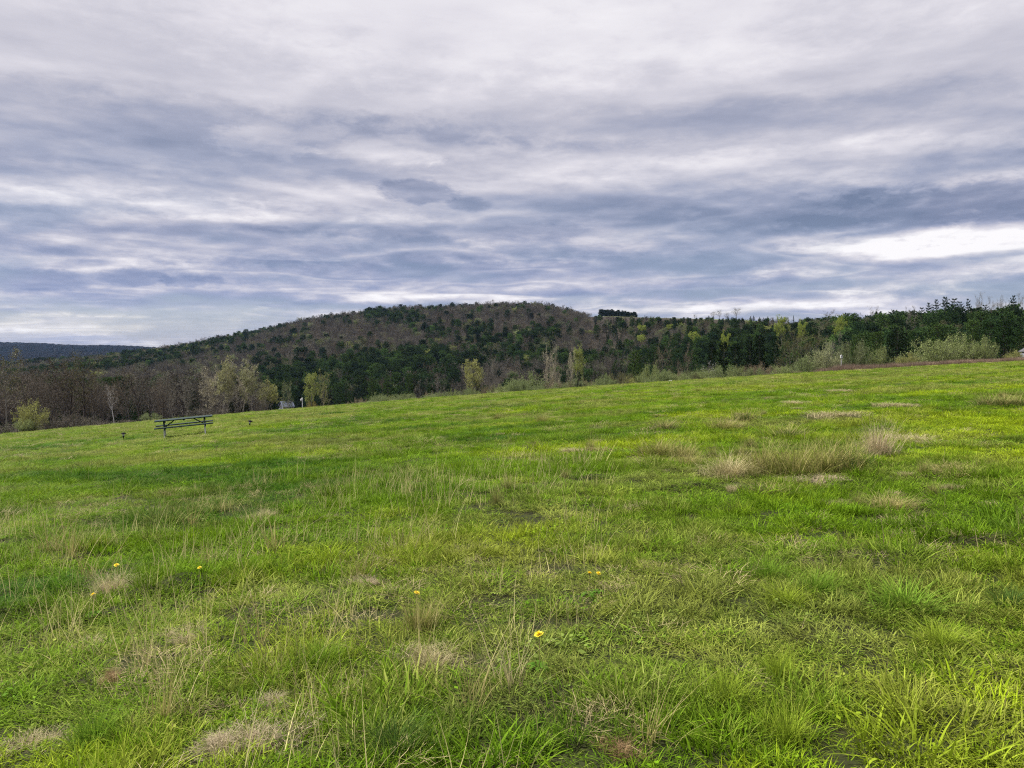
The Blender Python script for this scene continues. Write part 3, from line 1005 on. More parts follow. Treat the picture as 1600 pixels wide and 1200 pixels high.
# ------------------------------------------------------------------ dandelions
def build_dandelions():
    ym, ynt, yo = new_mat('dandelion yellow')
    geo = ynt.nodes.new('ShaderNodeNewGeometry')
    c = mix(ynt, geo.outputs['Random Per Island'], (0.86, 0.64, 0.01), (0.92, 0.76, 0.03))
    b = ynt.nodes.new('ShaderNodeBsdfPrincipled')
    b.inputs['Roughness'].default_value = 0.6
    link(ynt, c, b.inputs['Base Color'])
    link(ynt, b.outputs[0], yo.inputs[0])
    gm = plain_mat('dandelion stalk', (0.16, 0.20, 0.05), (0.24, 0.16, 0.08), 20)

    mb = MB()
    for ring, (n, L, tilt) in enumerate(((46, 0.024, 0.10), (38, 0.019, 0.45), (28, 0.013, 0.9), (16, 0.008, 1.25))):
        for i in range(n):
            a = 2 * math.pi * (i + random.random() * 0.6) / n
            t = tilt + random.uniform(-.12, .12)
            l = L * random.uniform(.85, 1.1)
            d = np.array([math.cos(a) * math.cos(t), math.sin(a) * math.cos(t), math.sin(t)])
            s = np.array([-math.sin(a), math.cos(a), 0]) * 0.0016
            o = np.array([0, 0, 0.002 + ring * 0.001]) + d * 0.002
            mb.add([o - s * 0.5, o + s * 0.5, o + d * l * 0.85 + s, o + d * l, o + d * l * 0.85 - s][:4], [(0, 1, 2, 3)])
            mb.add([o - s * 0.5, o + d * l, o + d * l * 0.85 - s], [(0, 1, 2)])
    head = mb.mesh('flower head', [ym])
    mb = MB()
    for i in range(9):
        a = i * 0.7 + random.uniform(-.2, .2); L = random.uniform(.05, .085)
        c_, s_ = math.cos(a), math.sin(a)
        for j in range(6):                       # toothed leaf, lobe by lobe
            r0, r1 = L * j / 6, L * (j + 1) / 6
            w0, w1 = 0.004 + 0.016 * (j / 6), 0.005 + 0.004 * (j < 5)
            z0, z1 = 0.0 + 0.03 * math.sin(j / 6 * 2.6), 0.0 + 0.03 * math.sin((j + 1) / 6 * 2.6)
            mb.add([(c_ * r0 + s_ * w1, s_ * r0 - c_ * w1, z0), (c_ * r0 - s_ * w1, s_ * r0 + c_ * w1, z0), (c_ * r1 - s_ * w0, s_ * r1 + c_ * w0, z1), (c_ * r1 + s_ * w0, s_ * r1 - c_ * w0, z1)], [(0, 1, 2, 3)])
    rosette = mb.mesh('leaf rosette', [plain_mat('dandelion leaf', (0.045, 0.115, 0.010), (0.075, 0.155, 0.014), 20, 0.8, 0.04)])
    mb = MB()
    pts = [(0, 0, -0.02), (0.004, 0.002, 0.05), (0.006, -0.002, 0.11), (0, 0, 0.16)]
    mb.tube(pts, [0.0022, 0.002, 0.002, 0.0022], 7)
    mb.tube([(0, 0, 0.150), (0, 0, 0.157), (0, 0, 0.163)], [0.0025, 0.007, 0.006], 9)
    stalk = mb.mesh('stalk', [gm], smooth=True)
    for px, py, lab, s in ((146, 930, 'yellow dandelion nearest the left edge, below another', 1.0),
                        (182, 884, 'yellow dandelion above and right of the leftmost one, beside dry stems', 1.0),
                        (312, 888, 'small yellow dandelion alone left of centre, half sunk in grass', 0.85),
                        (651, 928, 'yellow dandelion at the top of the straw and green rush tuft', 1.0),
                        (921, 897, 'left one of two dandelions standing close together', 0.95),
                        (935, 897, 'right one of two dandelions standing close together', 0.85),
                        (842, 993, 'largest and nearest yellow dandelion on a reddish stalk', 1.15)):
        hgt = 0.16
        # foot of a plant whose flower shows at this pixel
        t, e = ray(px, py)
        d = np.geomspace(1.5, 60, 6000)
        i = int(np.argmax(EYE + e * d - H(t * d, d) - hgt * s < 0))
        p = (t * d[i], d[i], float(H(t * d[i], d[i])))
        r = empty('dandelion', p, random.uniform(0, 6))
        r.scale = (s * 0.88, s * 0.88, s)
        obj('stalk', stalk, r)
        obj('leaf_rosette', rosette, r)
        h = obj('flower_head', head, r)
        h.location = (0, 0, 0.162)
        h.rotation_euler = (random.uniform(.1, .4), random.uniform(-.25, .25), 0)
        tag(r, lab, 'dandelion', 'dandelions flowering in the meadow')


build_dandelions()


# ------------------------------------------------------------------ picnic table, lights, buildings
def green_paint():
    return plain_mat('dark green paint', (0.004, 0.018, 0.016), (0.008, 0.030, 0.026), 6, 0.55, 0.22, (1, 6, 6), bump=0.05)


def build_table():
    gp = green_paint()
    # legs: green paint above, worn to pale grey wood below the seats
    lm, nt, out = new_mat('worn leg paint')
    geo = nt.nodes.new('ShaderNodeTexCoord')
    sp = nt.nodes.new('ShaderNodeSeparateXYZ')
    link(nt, geo.outputs['Object'], sp.inputs[0])
    nz = noise(nt, geo.outputs['Object'], 14, 4, 0.6)
    f = ramp(nt, val(nt, 'ADD', sp.outputs[2], val(nt, 'MULTIPLY', val(nt, 'SUBTRACT', nz, 0.5), 0.08)), [(0.40, 0.0), (0.44, 1.0)])
    grey = mix(nt, nz, (0.55, 0.55, 0.56), (0.74, 0.74, 0.74))
    b = nt.nodes.new('ShaderNodeBsdfPrincipled')
    b.inputs['Roughness'].default_value = 0.6
    link(nt, mix(nt, f, grey, (0.005, 0.020, 0.018)), b.inputs['Base Color'])
    link(nt, b.outputs[0], out.inputs[0])

    p = ground_at(290, 681)
    L = 2.42
    psi = math.atan2(-p[0], p[1])            # faces the viewer square on
    r = empty('picnic_table', p, psi - R(1.5))
    r.scale = (0.89, 0.89, 0.93)
    # the table follows the fall of the ground across the slope
    ax = np.array([math.cos(psi), math.sin(psi)])
    zl, zr = (float(H0(p[0] + s * ax[0], p[1] + s * ax[1])) for s in (-0.9, 0.9))
    r.rotation_euler = Euler((0, -math.atan2(zr - zl, 1.8) - R(0.6), psi - R(1.5)), 'XYZ')
    r.location = (p[0], p[1], (zl + zr) / 2 + 0.01)

    def part(name, fn, mat, parent=r):
        mb = MB(); fn(mb)
        o = obj(name, mb.mesh(name, [mat]), parent)
        bv = o.modifiers.new('edge', 'BEVEL'); bv.width = 0.006; bv.segments = 2
        return o
    part('table_top', lambda mb: [mb.box((0, (i - 2) * 0.148, 0.755), (L, 0.14, 0.042)) for i in range(5)], gp)
    for s in (-1, 1):
        part('seat', lambda mb: [mb.box((0, s * (0.62 + (i - 0.5) * 0.148), 0.485), (L, 0.14, 0.042)) for i in range(2)], gp)
    for x in (-0.84, 0.84):
        for s in (-1, 1):
            a = np.array([x, s * 0.17, 0.73]); c = np.array([x, s * 0.62, -0.03])
            ang = math.atan2(c[1] - a[1], a[2] - c[2])
            part('leg', lambda mb: mb.box((a + c) / 2, (0.042, 0.11, float(np.linalg.norm(a - c))), Euler((ang, 0, 0))), lm)
        part('seat_bearer', lambda mb: mb.box((x + 0.043, 0, 0.418), (0.040, 1.5, 0.09)), gp)
        part('top_bearer', lambda mb: mb.box((x + 0.043, 0, 0.686), (0.040, 0.70, 0.09)), gp)
        a = np.array([x + math.copysign(-0.03, x), 0, 0.42]); c = np.array([x * 0.48, 0, 0.715])
        dx, dz = c[0] - a[0], c[2] - a[2]
        part('brace', lambda mb: mb.box((a + c) / 2, (math.hypot(dx, dz), 0.085, 0.04), Euler((0, -math.atan2(dz, dx), 0))), gp)
    part('cross_batten', lambda mb: mb.box((0, 0, 0.714), (0.085, 0.70, 0.038)), gp)
    tag(r, 'long dark green picnic table with pale worn legs standing alone on the grass', 'picnic table')


def lathe(mb, prof, n=20, m=0):
    prof = np.asarray(prof, float)
    a = np.arange(n) * 2 * math.pi / n
    v = np.stack([prof[:, 0, None] * np.cos(a), prof[:, 0, None] * np.sin(a), np.repeat(prof[:, 1, None], n, 1)], -1).reshape(-1, 3)
    k = len(prof)
    i = np.arange(k - 1)[:, None] * n + np.arange(n)[None]
    j = np.arange(k - 1)[:, None] * n + (np.arange(n)[None] + 1) % n
    mb.add(v, np.stack([i, j, j + n, i + n], -1).reshape(-1, 4), m)


def build_lights():
    dark = plain_mat('black plastic', (0.008, 0.008, 0.009), (0.016, 0.016, 0.018), 10, 0.85, 0.1)
    lens = plain_mat('frosted lens', (0.45, 0.46, 0.48), (0.6, 0.6, 0.62), 10, 0.3, 0.5)
    panel = plain_mat('solar cell', (0.01, 0.012, 0.02), (0.015, 0.02, 0.03), 10, 0.6, 0.15)

    def me(fn, mat, nm):
        mb = MB(); fn(mb); return mb.mesh(nm, [mat], smooth=True)
    cap = me(lambda mb: lathe(mb, [(0.001, 0.285), (0.05, 0.282), (0.098, 0.262), (0.105, 0.245), (0.10, 0.240), (0.04, 0.243), (0.001, 0.243)]), dark, 'cap')
    pan = me(lambda mb: lathe(mb, [(0.001, 0.290), (0.038, 0.289), (0.040, 0.283), (0.001, 0.2835)], 4), panel, 'solar_panel')
    ln = me(lambda mb: lathe(mb, [(0.001, 0.2415), (0.040, 0.2415), (0.044, 0.2), (0.032, 0.145), (0.001, 0.143)]), lens, 'lens')
    st = me(lambda mb: lathe(mb, [(0.001, 0.142), (0.040, 0.141), (0.042, 0.12), (0.018, 0.10), (0.015, 0.02), (0.004, -0.1), (0.001, -0.1)]), dark, 'stake')
    for px, py, lab, tl in ((193, 687, 'black mushroom shaped solar light stuck in grass left of the picnic table', (0.03, 0.02)),
                            (389, 667, 'black mushroom shaped solar light stuck in grass right of the picnic table', (0.16, 0.22))):
        p = ground_at(px, py)
        r = empty('solar_light', p)
        r.rotation_euler = (tl[0], tl[1], 0.4)
        for nm, m in (('cap', cap), ('lens', ln), ('stake', st)):
            o = obj(nm, m, r)
            if nm == 'cap':
                obj('solar_panel', pan, o)
        r.scale = (1.0, 1.0, 1.05)
        tag(r, lab, 'garden light', 'solar lights beside the table')


def build_house():
    wall = plain_mat('weathered boards', (0.16, 0.17, 0.20), (0.24, 0.25, 0.29), 3, 0.8, 0.2, (1, 1, 8))
    roof = plain_mat('blue grey roofing', (0.09, 0.11, 0.17), (0.20, 0.23, 0.31), 2, 0.4, 0.5)
    glass = plain_mat('window glass', (0.02, 0.025, 0.03), (0.05, 0.055, 0.06), 2, 0.08, 0.6)
    white = plain_mat('white trim', (0.42, 0.42, 0.42), (0.55, 0.55, 0.55), 3, 0.6, 0.2)
    p = at(447, 330)
    e = ray(447, 626.5)[1]
    top = e * 330 + EYE
    p[2] = top - 5.6
    p[2] += 1.3
    r = empty('house', p, R(38))
    r.scale = (0.72, 0.72, 0.76)

    def part(nm, mb, m, par=r):
        return obj(nm, mb.mesh(nm, [m]), par)
    mb = MB()
    x, y, hw, hr = 3.4, 3.6, 2.7, 5.4
    v = [(-x, -y, -1), (x, -y, -1), (x, y, -1), (-x, y, -1), (-x, -y, hw), (x, -y, hw), (x, y, hw), (-x, y, hw), (-x, 0, hr), (x, 0, hr)]
    mb.add(v, [(0, 1, 5, 4), (2, 3, 7, 6)])
    mb.add([v[i] for i in (0, 4, 8, 7, 3)], [(0, 1, 2, 3)]); mb.add([v[i] for i in (0, 8, 7, 3)][:3] + [v[3]], [(0, 1, 2, 3)])
    mb.add([v[i] for i in (1, 2, 6, 5)], [(0, 1, 2, 3)]); mb.add([v[i] for i in (5, 6, 9)], [(0, 1, 2)])
    part('wall', mb, wall)
    mb = MB()
    for s in (-1, 1):
        a = math.atan2(hr - hw, y)
        ln = y / math.cos(a) + 0.5
        mb.box((0, s * (y + 0.35) / 2, (hr + hw) / 2 + 0.02), (2 * x + 0.8, ln, 0.14), Euler((-s * a, 0, 0)))
    ro = part('roof', mb, roof)
    mb = MB(); mb.box((1.6, 0.8, 5.3), (0.5, 0.5, 1.2)); part('chimney', mb, wall, ro)
    for wx in (-2, 0.2, 2.2):
        mb = MB(); mb.box((wx, -y - 0.02, 1.6), (1.0, 0.08, 1.3)); w = part('window', mb, white)
        mb = MB(); mb.box((wx, -y - 0.05, 1.6), (0.8, 0.06, 1.1)); part('pane', mb, glass, w)
    mb = MB(); mb.box((-x - 0.02, 0, 2.8), (0.08, 1.0, 1.4)); w = part('window', mb, white)
    mb = MB(); mb.box((-x - 0.05, 0, 2.8), (0.06, 0.8, 1.2)); part('pane', mb, glass, w)
    tag(r, 'small blue grey roofed house half hidden behind the meadow edge', 'house')

    # pale lamp post right of it
    p = at(472, 300)
    top = ray(472, 620)[1] * 300 + EYE
    h = top - p[2]
    r = empty('lamp_post', p)
    post = plain_mat('pale post', (0.55, 0.55, 0.53), (0.7, 0.7, 0.68), 3, 0.6)
    mb = MB(); mb.tube([(0, 0, -0.3), (0, 0, h * 0.5), (0, 0, h - 0.3)], [0.11, 0.10, 0.08], 10); obj('pole', mb.mesh('pole', [post], True), r)
    mb = MB(); lathe(mb, [(0.01, h), (0.2, h - 0.1), (0.42, h - 0.5), (0.38, h - 1.0), (0.15, h - 1.3), (0.01, h - 1.3)]); obj('lamp_head', mb.mesh('lamp_head', [white], True), r).location = (-0.35, 0, -0.6)
    mb = MB(); mb.tube([(0, 0, h - 0.5), (-0.1, 0, h - 0.35), (-0.35, 0, h - 0.55)], [0.05, 0.05, 0.05], 8); obj('arm', mb.mesh('arm', [post], True), r)
    tag(r, 'white headed lamp post standing right of the small house', 'lamp post')

    # nest box on a pale post among the bushes on the right
    p = at(1314, 104)
    r = empty('nest_box', p)
    zt = ray(1314, 553)[1] * 104 + EYE - p[2]
    mb = MB(); mb.box((0, 0, zt / 2 - 0.4), (0.10, 0.10, zt - 0.5)); obj('post', mb.mesh('post', [plain_mat('grey post', (0.36, 0.35, 0.33), (0.5, 0.48, 0.46), 4)]), r)
    mb = MB(); mb.box((0, 0, zt - 0.4), (0.24, 0.22, 0.34)); bx = obj('box', mb.mesh('box', [white]), r)
    mb = MB(); mb.box((-0.07, 0, zt - 0.185), (0.19, 0.30, 0.03), Euler((0, R(-28), 0))); mb.box((0.07, 0, zt - 0.185), (0.19, 0.30, 0.03), Euler((0, R(28), 0))); obj('roof', mb.mesh('roof', [plain_mat('zinc', (0.4, 0.4, 0.42), (0.55, 0.55, 0.57), 4)]), r)
    mb = MB(); lathe(mb, [(0.001, 0.0), (0.04, 0.0), (0.04, 0.01), (0.001, 0.01)]); h_ = obj('entrance_hole', mb.mesh('entrance_hole', [glass]), bx)
    h_.location = (0, -0.113, zt - 0.35); h_.rotation_euler = (R(90), 0, 0)
    tag(r, 'white nest box on a post between two pale bushes', 'nest box')

    # pale roofed shed whose corner shows at the right edge
    p = at(1612, 106)
    r = empty('shed', p, R(-12))
    zt = ray(1606, 540)[1] * 106 + EYE - p[2]
    mb = MB(); mb.box((0, 0, zt * 0.3), (2.2, 2.4, zt * 0.75)); obj('wall', mb.mesh('wall', [wall]), r)
    mb = MB()
    for s in (-1, 1):
        mb.box((s * 0.62, 0, zt - 0.42), (1.55, 2.8, 0.07), Euler((0, s * R(34), 0)))
    obj('roof', mb.mesh('roof', [plain_mat('pale sheet roof', (0.07, 0.07, 0.078), (0.12, 0.12, 0.13), 2, 0.8, 0.05)]), r)
    mb = MB(); mb.box((-0.2, -1.22, zt * 0.27), (0.8, 0.06, zt * 0.62)); d = obj('door', mb.mesh('door', [post]), r)
    mb = MB(); mb.box((0.1, -1.27, zt * 0.27), (0.04, 0.05, 0.12)); obj('handle', mb.mesh('handle', [glass]), d)
    tag(r, 'shed with a pale grey pitched roof at the end of the dry brush', 'shed')

    # pale rock at the meadow edge
    p = at(1048, 92)
    mb = MB()
    th, ph = np.meshgrid(np.linspace(0, 2 * math.pi, 17)[:-1], np.linspace(0.02, math.pi - 0.02, 9))
    x_, y_, z_ = np.sin(ph) * np.cos(th), np.sin(ph) * np.sin(th), np.cos(ph)
    k = 1 + 0.25 * fbm(x_ * 1.7 + 5, y_ * 1.7 + z_ * 2.1, 3, 2)
    v = np.stack([x_ * k * 0.26, y_ * k * 0.2, z_ * k * 0.14], -1).reshape(-1, 3)
    i = np.arange(8)[:, None] * 16 + np.arange(16)[None]; j = np.arange(8)[:, None] * 16 + (np.arange(16)[None] + 1) % 16
    mb.add(v, np.stack([i, i + 16, j + 16, j], -1).reshape(-1, 4))
    o = obj('rock', mb.mesh('rock', [plain_mat('pale stone', (0.32, 0.31, 0.29), (0.46, 0.45, 0.42), 5, 0.9, bump=0.4)]))
    o.location = (p[0], p[1], p[2] + 0.08)
    tag(o, 'pale rock lying at the far edge of the meadow', 'rock')


build_table()
build_lights()
build_house()


# ------------------------------------------------------------------ trees
def unit(v):
    return v / (np.linalg.norm(v) + 1e-9)


def strips(mb, A, B, w, m=0):
    """thin tapering twigs from A to B"""
    A, B = np.asarray(A), np.asarray(B)
    n = len(A)
    d = B - A
    s = np.cross(d, rng.normal(0, 1, (n, 3)))
    s /= np.linalg.norm(s, axis=1)[:, None] + 1e-9
    w = np.broadcast_to(np.asarray(w, float), (n,))[:, None]
    mid = A + d * 0.55 + rng.normal(0, 0.06, (n, 3)) * np.linalg.norm(d, axis=1)[:, None]
    v = np.stack([A - s * w / 2, A + s * w / 2, mid + s * w * 0.4, mid - s * w * 0.4, B], 1)
    b = np.arange(n)[:, None] * 5
    off = mb.n
    mb.v.append(v.reshape(-1, 3)); mb.h.append(np.zeros(5 * n)); mb.n += 5 * n
    mb.q.append((b + np.array([[0, 1, 2, 3]]) + off, m))
    mb.t.append((b + np.array([[3, 2, 4]]) + off, m))


def cards(mb, Cn, size, m=0, flat=0.0, aspect=0.55):
    """separate leaf-sized faces"""
    Cn = np.asarray(Cn)
    n = len(Cn)
    d = rng.normal(0, 1, (n, 3)); d[:, 2] *= (1 - flat)
    d /= np.linalg.norm(d, axis=1)[:, None] + 1e-9
    s = np.cross(d, rng.normal(0, 1, (n, 3)) * np.array([1 - flat, 1 - flat, 1]))
    s /= np.linalg.norm(s, axis=1)[:, None] + 1e-9
    L = size * rng.uniform(0.6, 1.4, n)[:, None]
    v = np.stack([Cn - d * L * .5, Cn + s * L * aspect * .5, Cn + d * L * .5, Cn - s * L * aspect * .5], 1)
    off = mb.n
    mb.v.append(v.reshape(-1, 3)); mb.h.append(np.zeros(4 * n)); mb.n += 4 * n
    mb.q.append((np.arange(n)[:, None] * 4 + np.arange(4)[None] + off, m))


def polyline(p, d, L, k, wob, up):
    pts = [np.array(p, float)]
    d = unit(np.array(d, float))
    for i in range(k):
        d = unit(d + rng.normal(0, wob, 3) + np.array([0, 0, up]))
        pts.append(pts[-1] + d * L / k)
    return np.array(pts), d


def along(pts, f):
    k = len(pts) - 1
    x = min(max(f * k, 0), k - 1e-6)
    i = int(x)
    return pts[i] + (pts[i + 1] - pts[i]) * (x - i), unit(pts[i + 1] - pts[i])


def broadleaf(h=10.0, crown_w=6.0, first=0.25, limbs=16, leaves=0, leaf=0.09, stems=1, upness=0.12, tw=0.022, r0=None, fine=5, spread=0.8):
    """bare or budding tree of unit plan: returns (trunk MB, crown MB)"""
    T, K = MB(), MB()
    r0 = r0 or h * 0.013
    A, B, W, tips = [], [], [], []
    for st in range(stems):
        base = np.array([0, 0, -0.4]) + (rng.normal(0, 0.25, 3) * np.array([1, 1, 0]) if stems > 1 else 0)
        ang = rng.uniform(0, 6.28)
        d0 = np.array([math.cos(ang) * 0.22, math.sin(ang) * 0.22, 1]) if stems > 1 else np.array([0, 0, 1.0])
        hh = h * (1.0 if stems == 1 else rng.uniform(0.75, 1.0))
        tr, _ = polyline(base, d0, hh * 0.92 + 0.4, 9, 0.07, 0.05)
        T.tube(tr, r0 * (0.65 if stems > 1 else 1) * np.linspace(1.15, 0.12, 10), 7)
        for i in range(max(4, limbs // stems)):
            f = first + (0.97 - first) * ((i + rng.uniform(0, 0.9)) / max(4, limbs // stems))
            p, dd = along(tr, f)
            a = i * 2.4 + rng.uniform(-.5, .5)
            prof = math.sin(math.pi * min(1, (0.25 + 0.75 * (1 - (f - first) / (1 - first))) ** 0.8 * 0.62 + 0.02)) if f < 0.98 else 0.3
            L = crown_w * 0.5 * (0.45 + 0.75 * prof) * rng.uniform(0.8, 1.15)
            el = rng.uniform(0.5, 1.0)
            d = np.array([math.cos(a) * spread, math.sin(a) * spread, el])
            lp, _ = polyline(p, d, L, 5, 0.16, upness)
            rl = r0 * (0.42 * (1 - f) + 0.14)
            T.tube(lp, rl * np.linspace(1, 0.25, 6), 5)
            for j in range(8):
                fj = rng.uniform(0.22, 1.0)
                q, dq = along(lp, fj)
                d2 = unit(dq + rng.normal(0, 0.75, 3) + np.array([0, 0, 0.25]))
                L2 = L * rng.uniform(0.28, 0.5) * (1.15 - 0.5 * fj)
                sp, _ = polyline(q, d2, L2, 3, 0.2, 0.1)
                T.tube(sp, max(0.012, rl * 0.35) * np.linspace(1, 0.35, 4), 3, cap=False)
                for k in range(fine):
                    s_, ds = along(sp, rng.uniform(0.15, 1.0))
                    d3 = unit(ds + rng.normal(0, 0.7, 3) + np.array([0, 0, 0.2]))
                    L3 = rng.uniform(0.35, 0.95) * (h / 10) ** 0.5
                    e = s_ + d3 * L3
                    A.append(s_); B.append(e); W.append(tw)
                    for z in range(3):
                        g = s_ + (e - s_) * rng.uniform(0.2, 0.9)
                        e2 = g + unit(d3 + rng.normal(0, 0.7, 3)) * L3 * rng.uniform(0.35, 0.6)
                        A.append(g); B.append(e2); W.append(tw * 0.7)
                        tips.append(e2)
                    tips.append(e)
    strips(K, np.array(A), np.array(B), np.array(W), 0)
    if leaves:
        tips = np.array(tips)
        c = tips[rng.integers(0, len(tips), leaves)] + rng.normal(0, 0.13, (leaves, 3))
        cards(K, c, leaf, 1)
    return T, K


def pine(h=16.0, w=6.5, first=0.18, droop=0.0, dens=1.0, pointed=0.55, rough=0.3, nl=0.36, nw=0.07, gap=0.8):
    """white pine: whorls of level boughs carrying brushes of needles"""
    T, K = MB(), MB()
    tr, _ = polyline((0, 0, -0.4), (0, 0, 1), h + 0.2, 8, 0.02, 0.05)
    T.tube(tr, h * 0.014 * np.linspace(1.1, 0.1, 9), 7)
    A, B, W = [], [], []
    z = h * first
    while z < h * 0.985:
        f = (z / h - first) / (1 - first)
        L0 = w * 0.5 * (min(1, (1 - f) ** pointed * (0.55 + 0.9 * min(f, 0.4) / 0.4 * 0.5)) + 0.05)
        nb = rng.integers(4, 7)
        a0 = rng.uniform(0, 6.28)
        for b in range(nb):
            a = a0 + b * 6.283 / nb + rng.uniform(-.35, .35)
            L = L0 * rng.uniform(1 - rough, 1 + rough)
            p, _ = along(tr, (z + 0.4) / (h + 0.2))
            d = np.array([math.cos(a), math.sin(a), 0.12 + 0.45 * f - droop + rng.normal(0, 0.08)])
            lp, _ = polyline(p, d, L, 4, 0.07, 0.05 - 0.05 * droop)
            T.tube(lp, np.linspace(0.05, 0.015, 5) * (h / 16), 3, cap=False)
            nc = max(5, int(L * 7.5 * dens))
            for k in range(nc):
                fk = rng.uniform(0.18, 1.0) ** 0.75
                q, dq = along(lp, fk)
                lat = np.cross(dq, (0, 0, 1)) * rng.normal(0, 0.22) * L * (1.05 - fk) ** 0.6 * 1.3
                q = q + lat + np.array([0, 0, rng.normal(0.03, 0.09)])
                m = 7
                dirs = rng.normal(0, 1, (m, 3)) + dq * 0.9 + np.array([0, 0, 0.45])
                dirs /= np.linalg.norm(dirs, axis=1)[:, None]
                A += [q] * m
                B += list(q + dirs * nl * rng.uniform(0.6, 1.2, (m, 1)))
                W += [nw] * m
        z += gap * (h / 16) * rng.uniform(0.75, 1.2)
    strips(K, np.array(A), np.array(B), np.array(W), 0)
    return T, K


def bush(h=3.0, w=4.0, stems=26, leaves=3000, leaf=0.075, tw=0.016, arch=0.5, twigs=26):
    T, K = MB(), MB()
    A, B, tips = [], [], []
    for i in range(stems):
        a = rng.uniform(0, 6.28)
        o = rng.uniform(0.05, 1.0) ** 0.8
        d = np.array([math.cos(a) * o * w / h * 0.75, math.sin(a) * o * w / h * 0.75, 1.0])
        L = h * rng.uniform(0.8, 1.05) * (1 + 0.15 * o)
        p, _ = polyline((math.cos(a) * o * w * 0.12, math.sin(a) * o * w * 0.12, -0.15), d, L, 6, 0.13, -0.05 * arch * o)
        T.tube(p, np.linspace(0.035, 0.008, 7) * (h / 3) ** 0.5, 4, cap=False)
        for k in range(twigs):
            s_, ds = along(p, rng.uniform(0.12, 1.0))
            d3 = unit(ds * 0.6 + rng.normal(0, 0.7, 3) + np.array([0, 0, 0.15]))
            e = s_ + d3 * rng.uniform(0.2, 0.6) * (h / 3) ** 0.6
            A.append(s_); B.append(e); tips.append(e); tips.append((s_ + e) / 2)
            e2 = e + unit(d3 + rng.normal(0, 0.5, 3)) * 0.22 * (h / 3) ** 0.6
            A.append(e); B.append(e2); tips.append(e2)
    strips(K, np.array(A), np.array(B), tw, 0)
    if leaves:
        tips = np.array(tips)
        c = tips[rng.integers(0, len(tips), leaves)] + rng.normal(0, 0.09, (leaves, 3))
        cards(K, c, leaf, 1)
    return T, K


KINDS = {}


def kind(key, fn, n, bark, crown_mats, hh, ww):
    """n variants, normalised to real metres hh tall and ww wide"""
    out = []
    for i in range(n):
        T, K = fn(i)
        tm = T.mesh(key + ' trunk', [bark], smooth=True)
        km = K.mesh(key + ' crown', crown_mats)
        F = MB()
        F.v, F.h, F.n = T.v + K.v, T.h + K.h, T.n + K.n
        F.q = T.q + [(f + T.n, m + 1) for f, m in K.q]
        F.t = T.t + [(f + T.n, m + 1) for f, m in K.t]
        fm = F.mesh(key, [bark] + crown_mats)
        out.append((tm, km, fm))
    KINDS[key] = dict(v=out, h=hh, w=ww)


TWL = [M['twig'], M['leaf']]
# bare crowns need a twig colour of their own beside the leaf tint
mt, nt_, out_ = new_mat('bud twigs')
b_ = nt_.nodes.new('ShaderNodeBsdfPrincipled')
b_.inputs['Base Color'].default_value = (0.10, 0.085, 0.062, 1)
b_.inputs['Roughness'].default_value = 0.85
link(nt_, b_.outputs[0], out_.inputs[0])
BUD = [mt, M['leaf']]

kind('bare', lambda i: broadleaf(11, 6.5 + i % 3, 0.22 + 0.05 * (i % 3), 16, stems=1 + (i == 3), tw=0.030, fine=6), 5, M['bark_grey'], [M['twig']], 11, 7)
kind('farbare', lambda i: broadleaf(10.5, 8.5, 0.2, 17, tw=0.055, fine=6), 5, M['bark_grey'], [M['twig']], 10.5, 8.5)
kind('bare_pale', lambda i: broadleaf(10, 6.5, 0.22, 16, stems=1 + (i % 2), upness=0.22, spread=0.6, tw=0.038, fine=6), 4, M['bark_pale'], [M['twig']], 10, 6.5)
kind('bare_dark', lambda i: broadleaf(11, 6.5, 0.28, 17, r0=0.19, tw=0.026, fine=5), 3, M['bark_dark'], [M['twig']], 11, 6.5)
kind('birch', lambda i: broadleaf(9.5, 4.2, 0.45, 15, r0=0.115, upness=0.2, tw=0.022, fine=4), 2, M['bark_birch'], [M['twig']], 9.5, 4.2)
kind('bud', lambda i: broadleaf(10.5, 7, 0.26, 15, leaves=5200, leaf=0.24, tw=0.024, fine=4), 5, M['bark_pale'], BUD, 10.5, 7)
kind('budhigh', lambda i: broadleaf(16, 7, 0.60, 14, leaves=5200, leaf=0.26, tw=0.026, fine=4, r0=0.13), 4, M['bark_pale'], BUD, 16, 7)
kind('budthin', lambda i: broadleaf(10.5, 7, 0.24, 15, leaves=1700, leaf=0.2, tw=0.026, fine=5), 4, M['bark_pale'], BUD, 10.5, 7)
kind('pine', lambda i: pine(16, 6.4 + 0.7 * (i % 3), 0.14 + 0.05 * (i % 3), rough=0.32), 6, M['bark_dark'], [M['needle']], 16, 7)
kind('densepine', lambda i: pine(14, 7.5, 0.02, rough=0.34, pointed=0.42, dens=1.35, gap=0.75), 4, M['bark_dark'], [M['needle']], 14, 7.5)
kind('farpine', lambda i: pine(12, 8.5, 0.05, rough=0.3, pointed=0.36, dens=1.0, gap=0.8, nl=0.45, nw=0.09), 5, M['bark_dark'], [M['needle']], 12, 8.5)
kind('tallpine', lambda i: pine(18, 6.6, 0.22, rough=0.45, gap=1.0, pointed=0.5, dens=1.3, nw=0.08), 3, M['bark_dark'], [M['needle']], 18, 6.5)
kind('spruce', lambda i: pine(14, 4.6, 0.06, droop=0.25, rough=0.18, pointed=1.0, nl=0.26, nw=0.06, gap=0.6, dens=1.15), 4, M['bark_dark'], [M['needle']], 14, 4.6)
kind('roundever', lambda i: pine(9, 7.5, 0.02, rough=0.2, pointed=0.35, gap=0.75, dens=1.2, nl=0.3, nw=0.05), 2, M['bark_dark'], [M['needle']], 9, 7.5)
kind('bush', lambda i: bush(3, 4.2, 34, 11000, 0.115, tw=0.013), 4, M['bark_grey'], BUD, 3, 4.6)
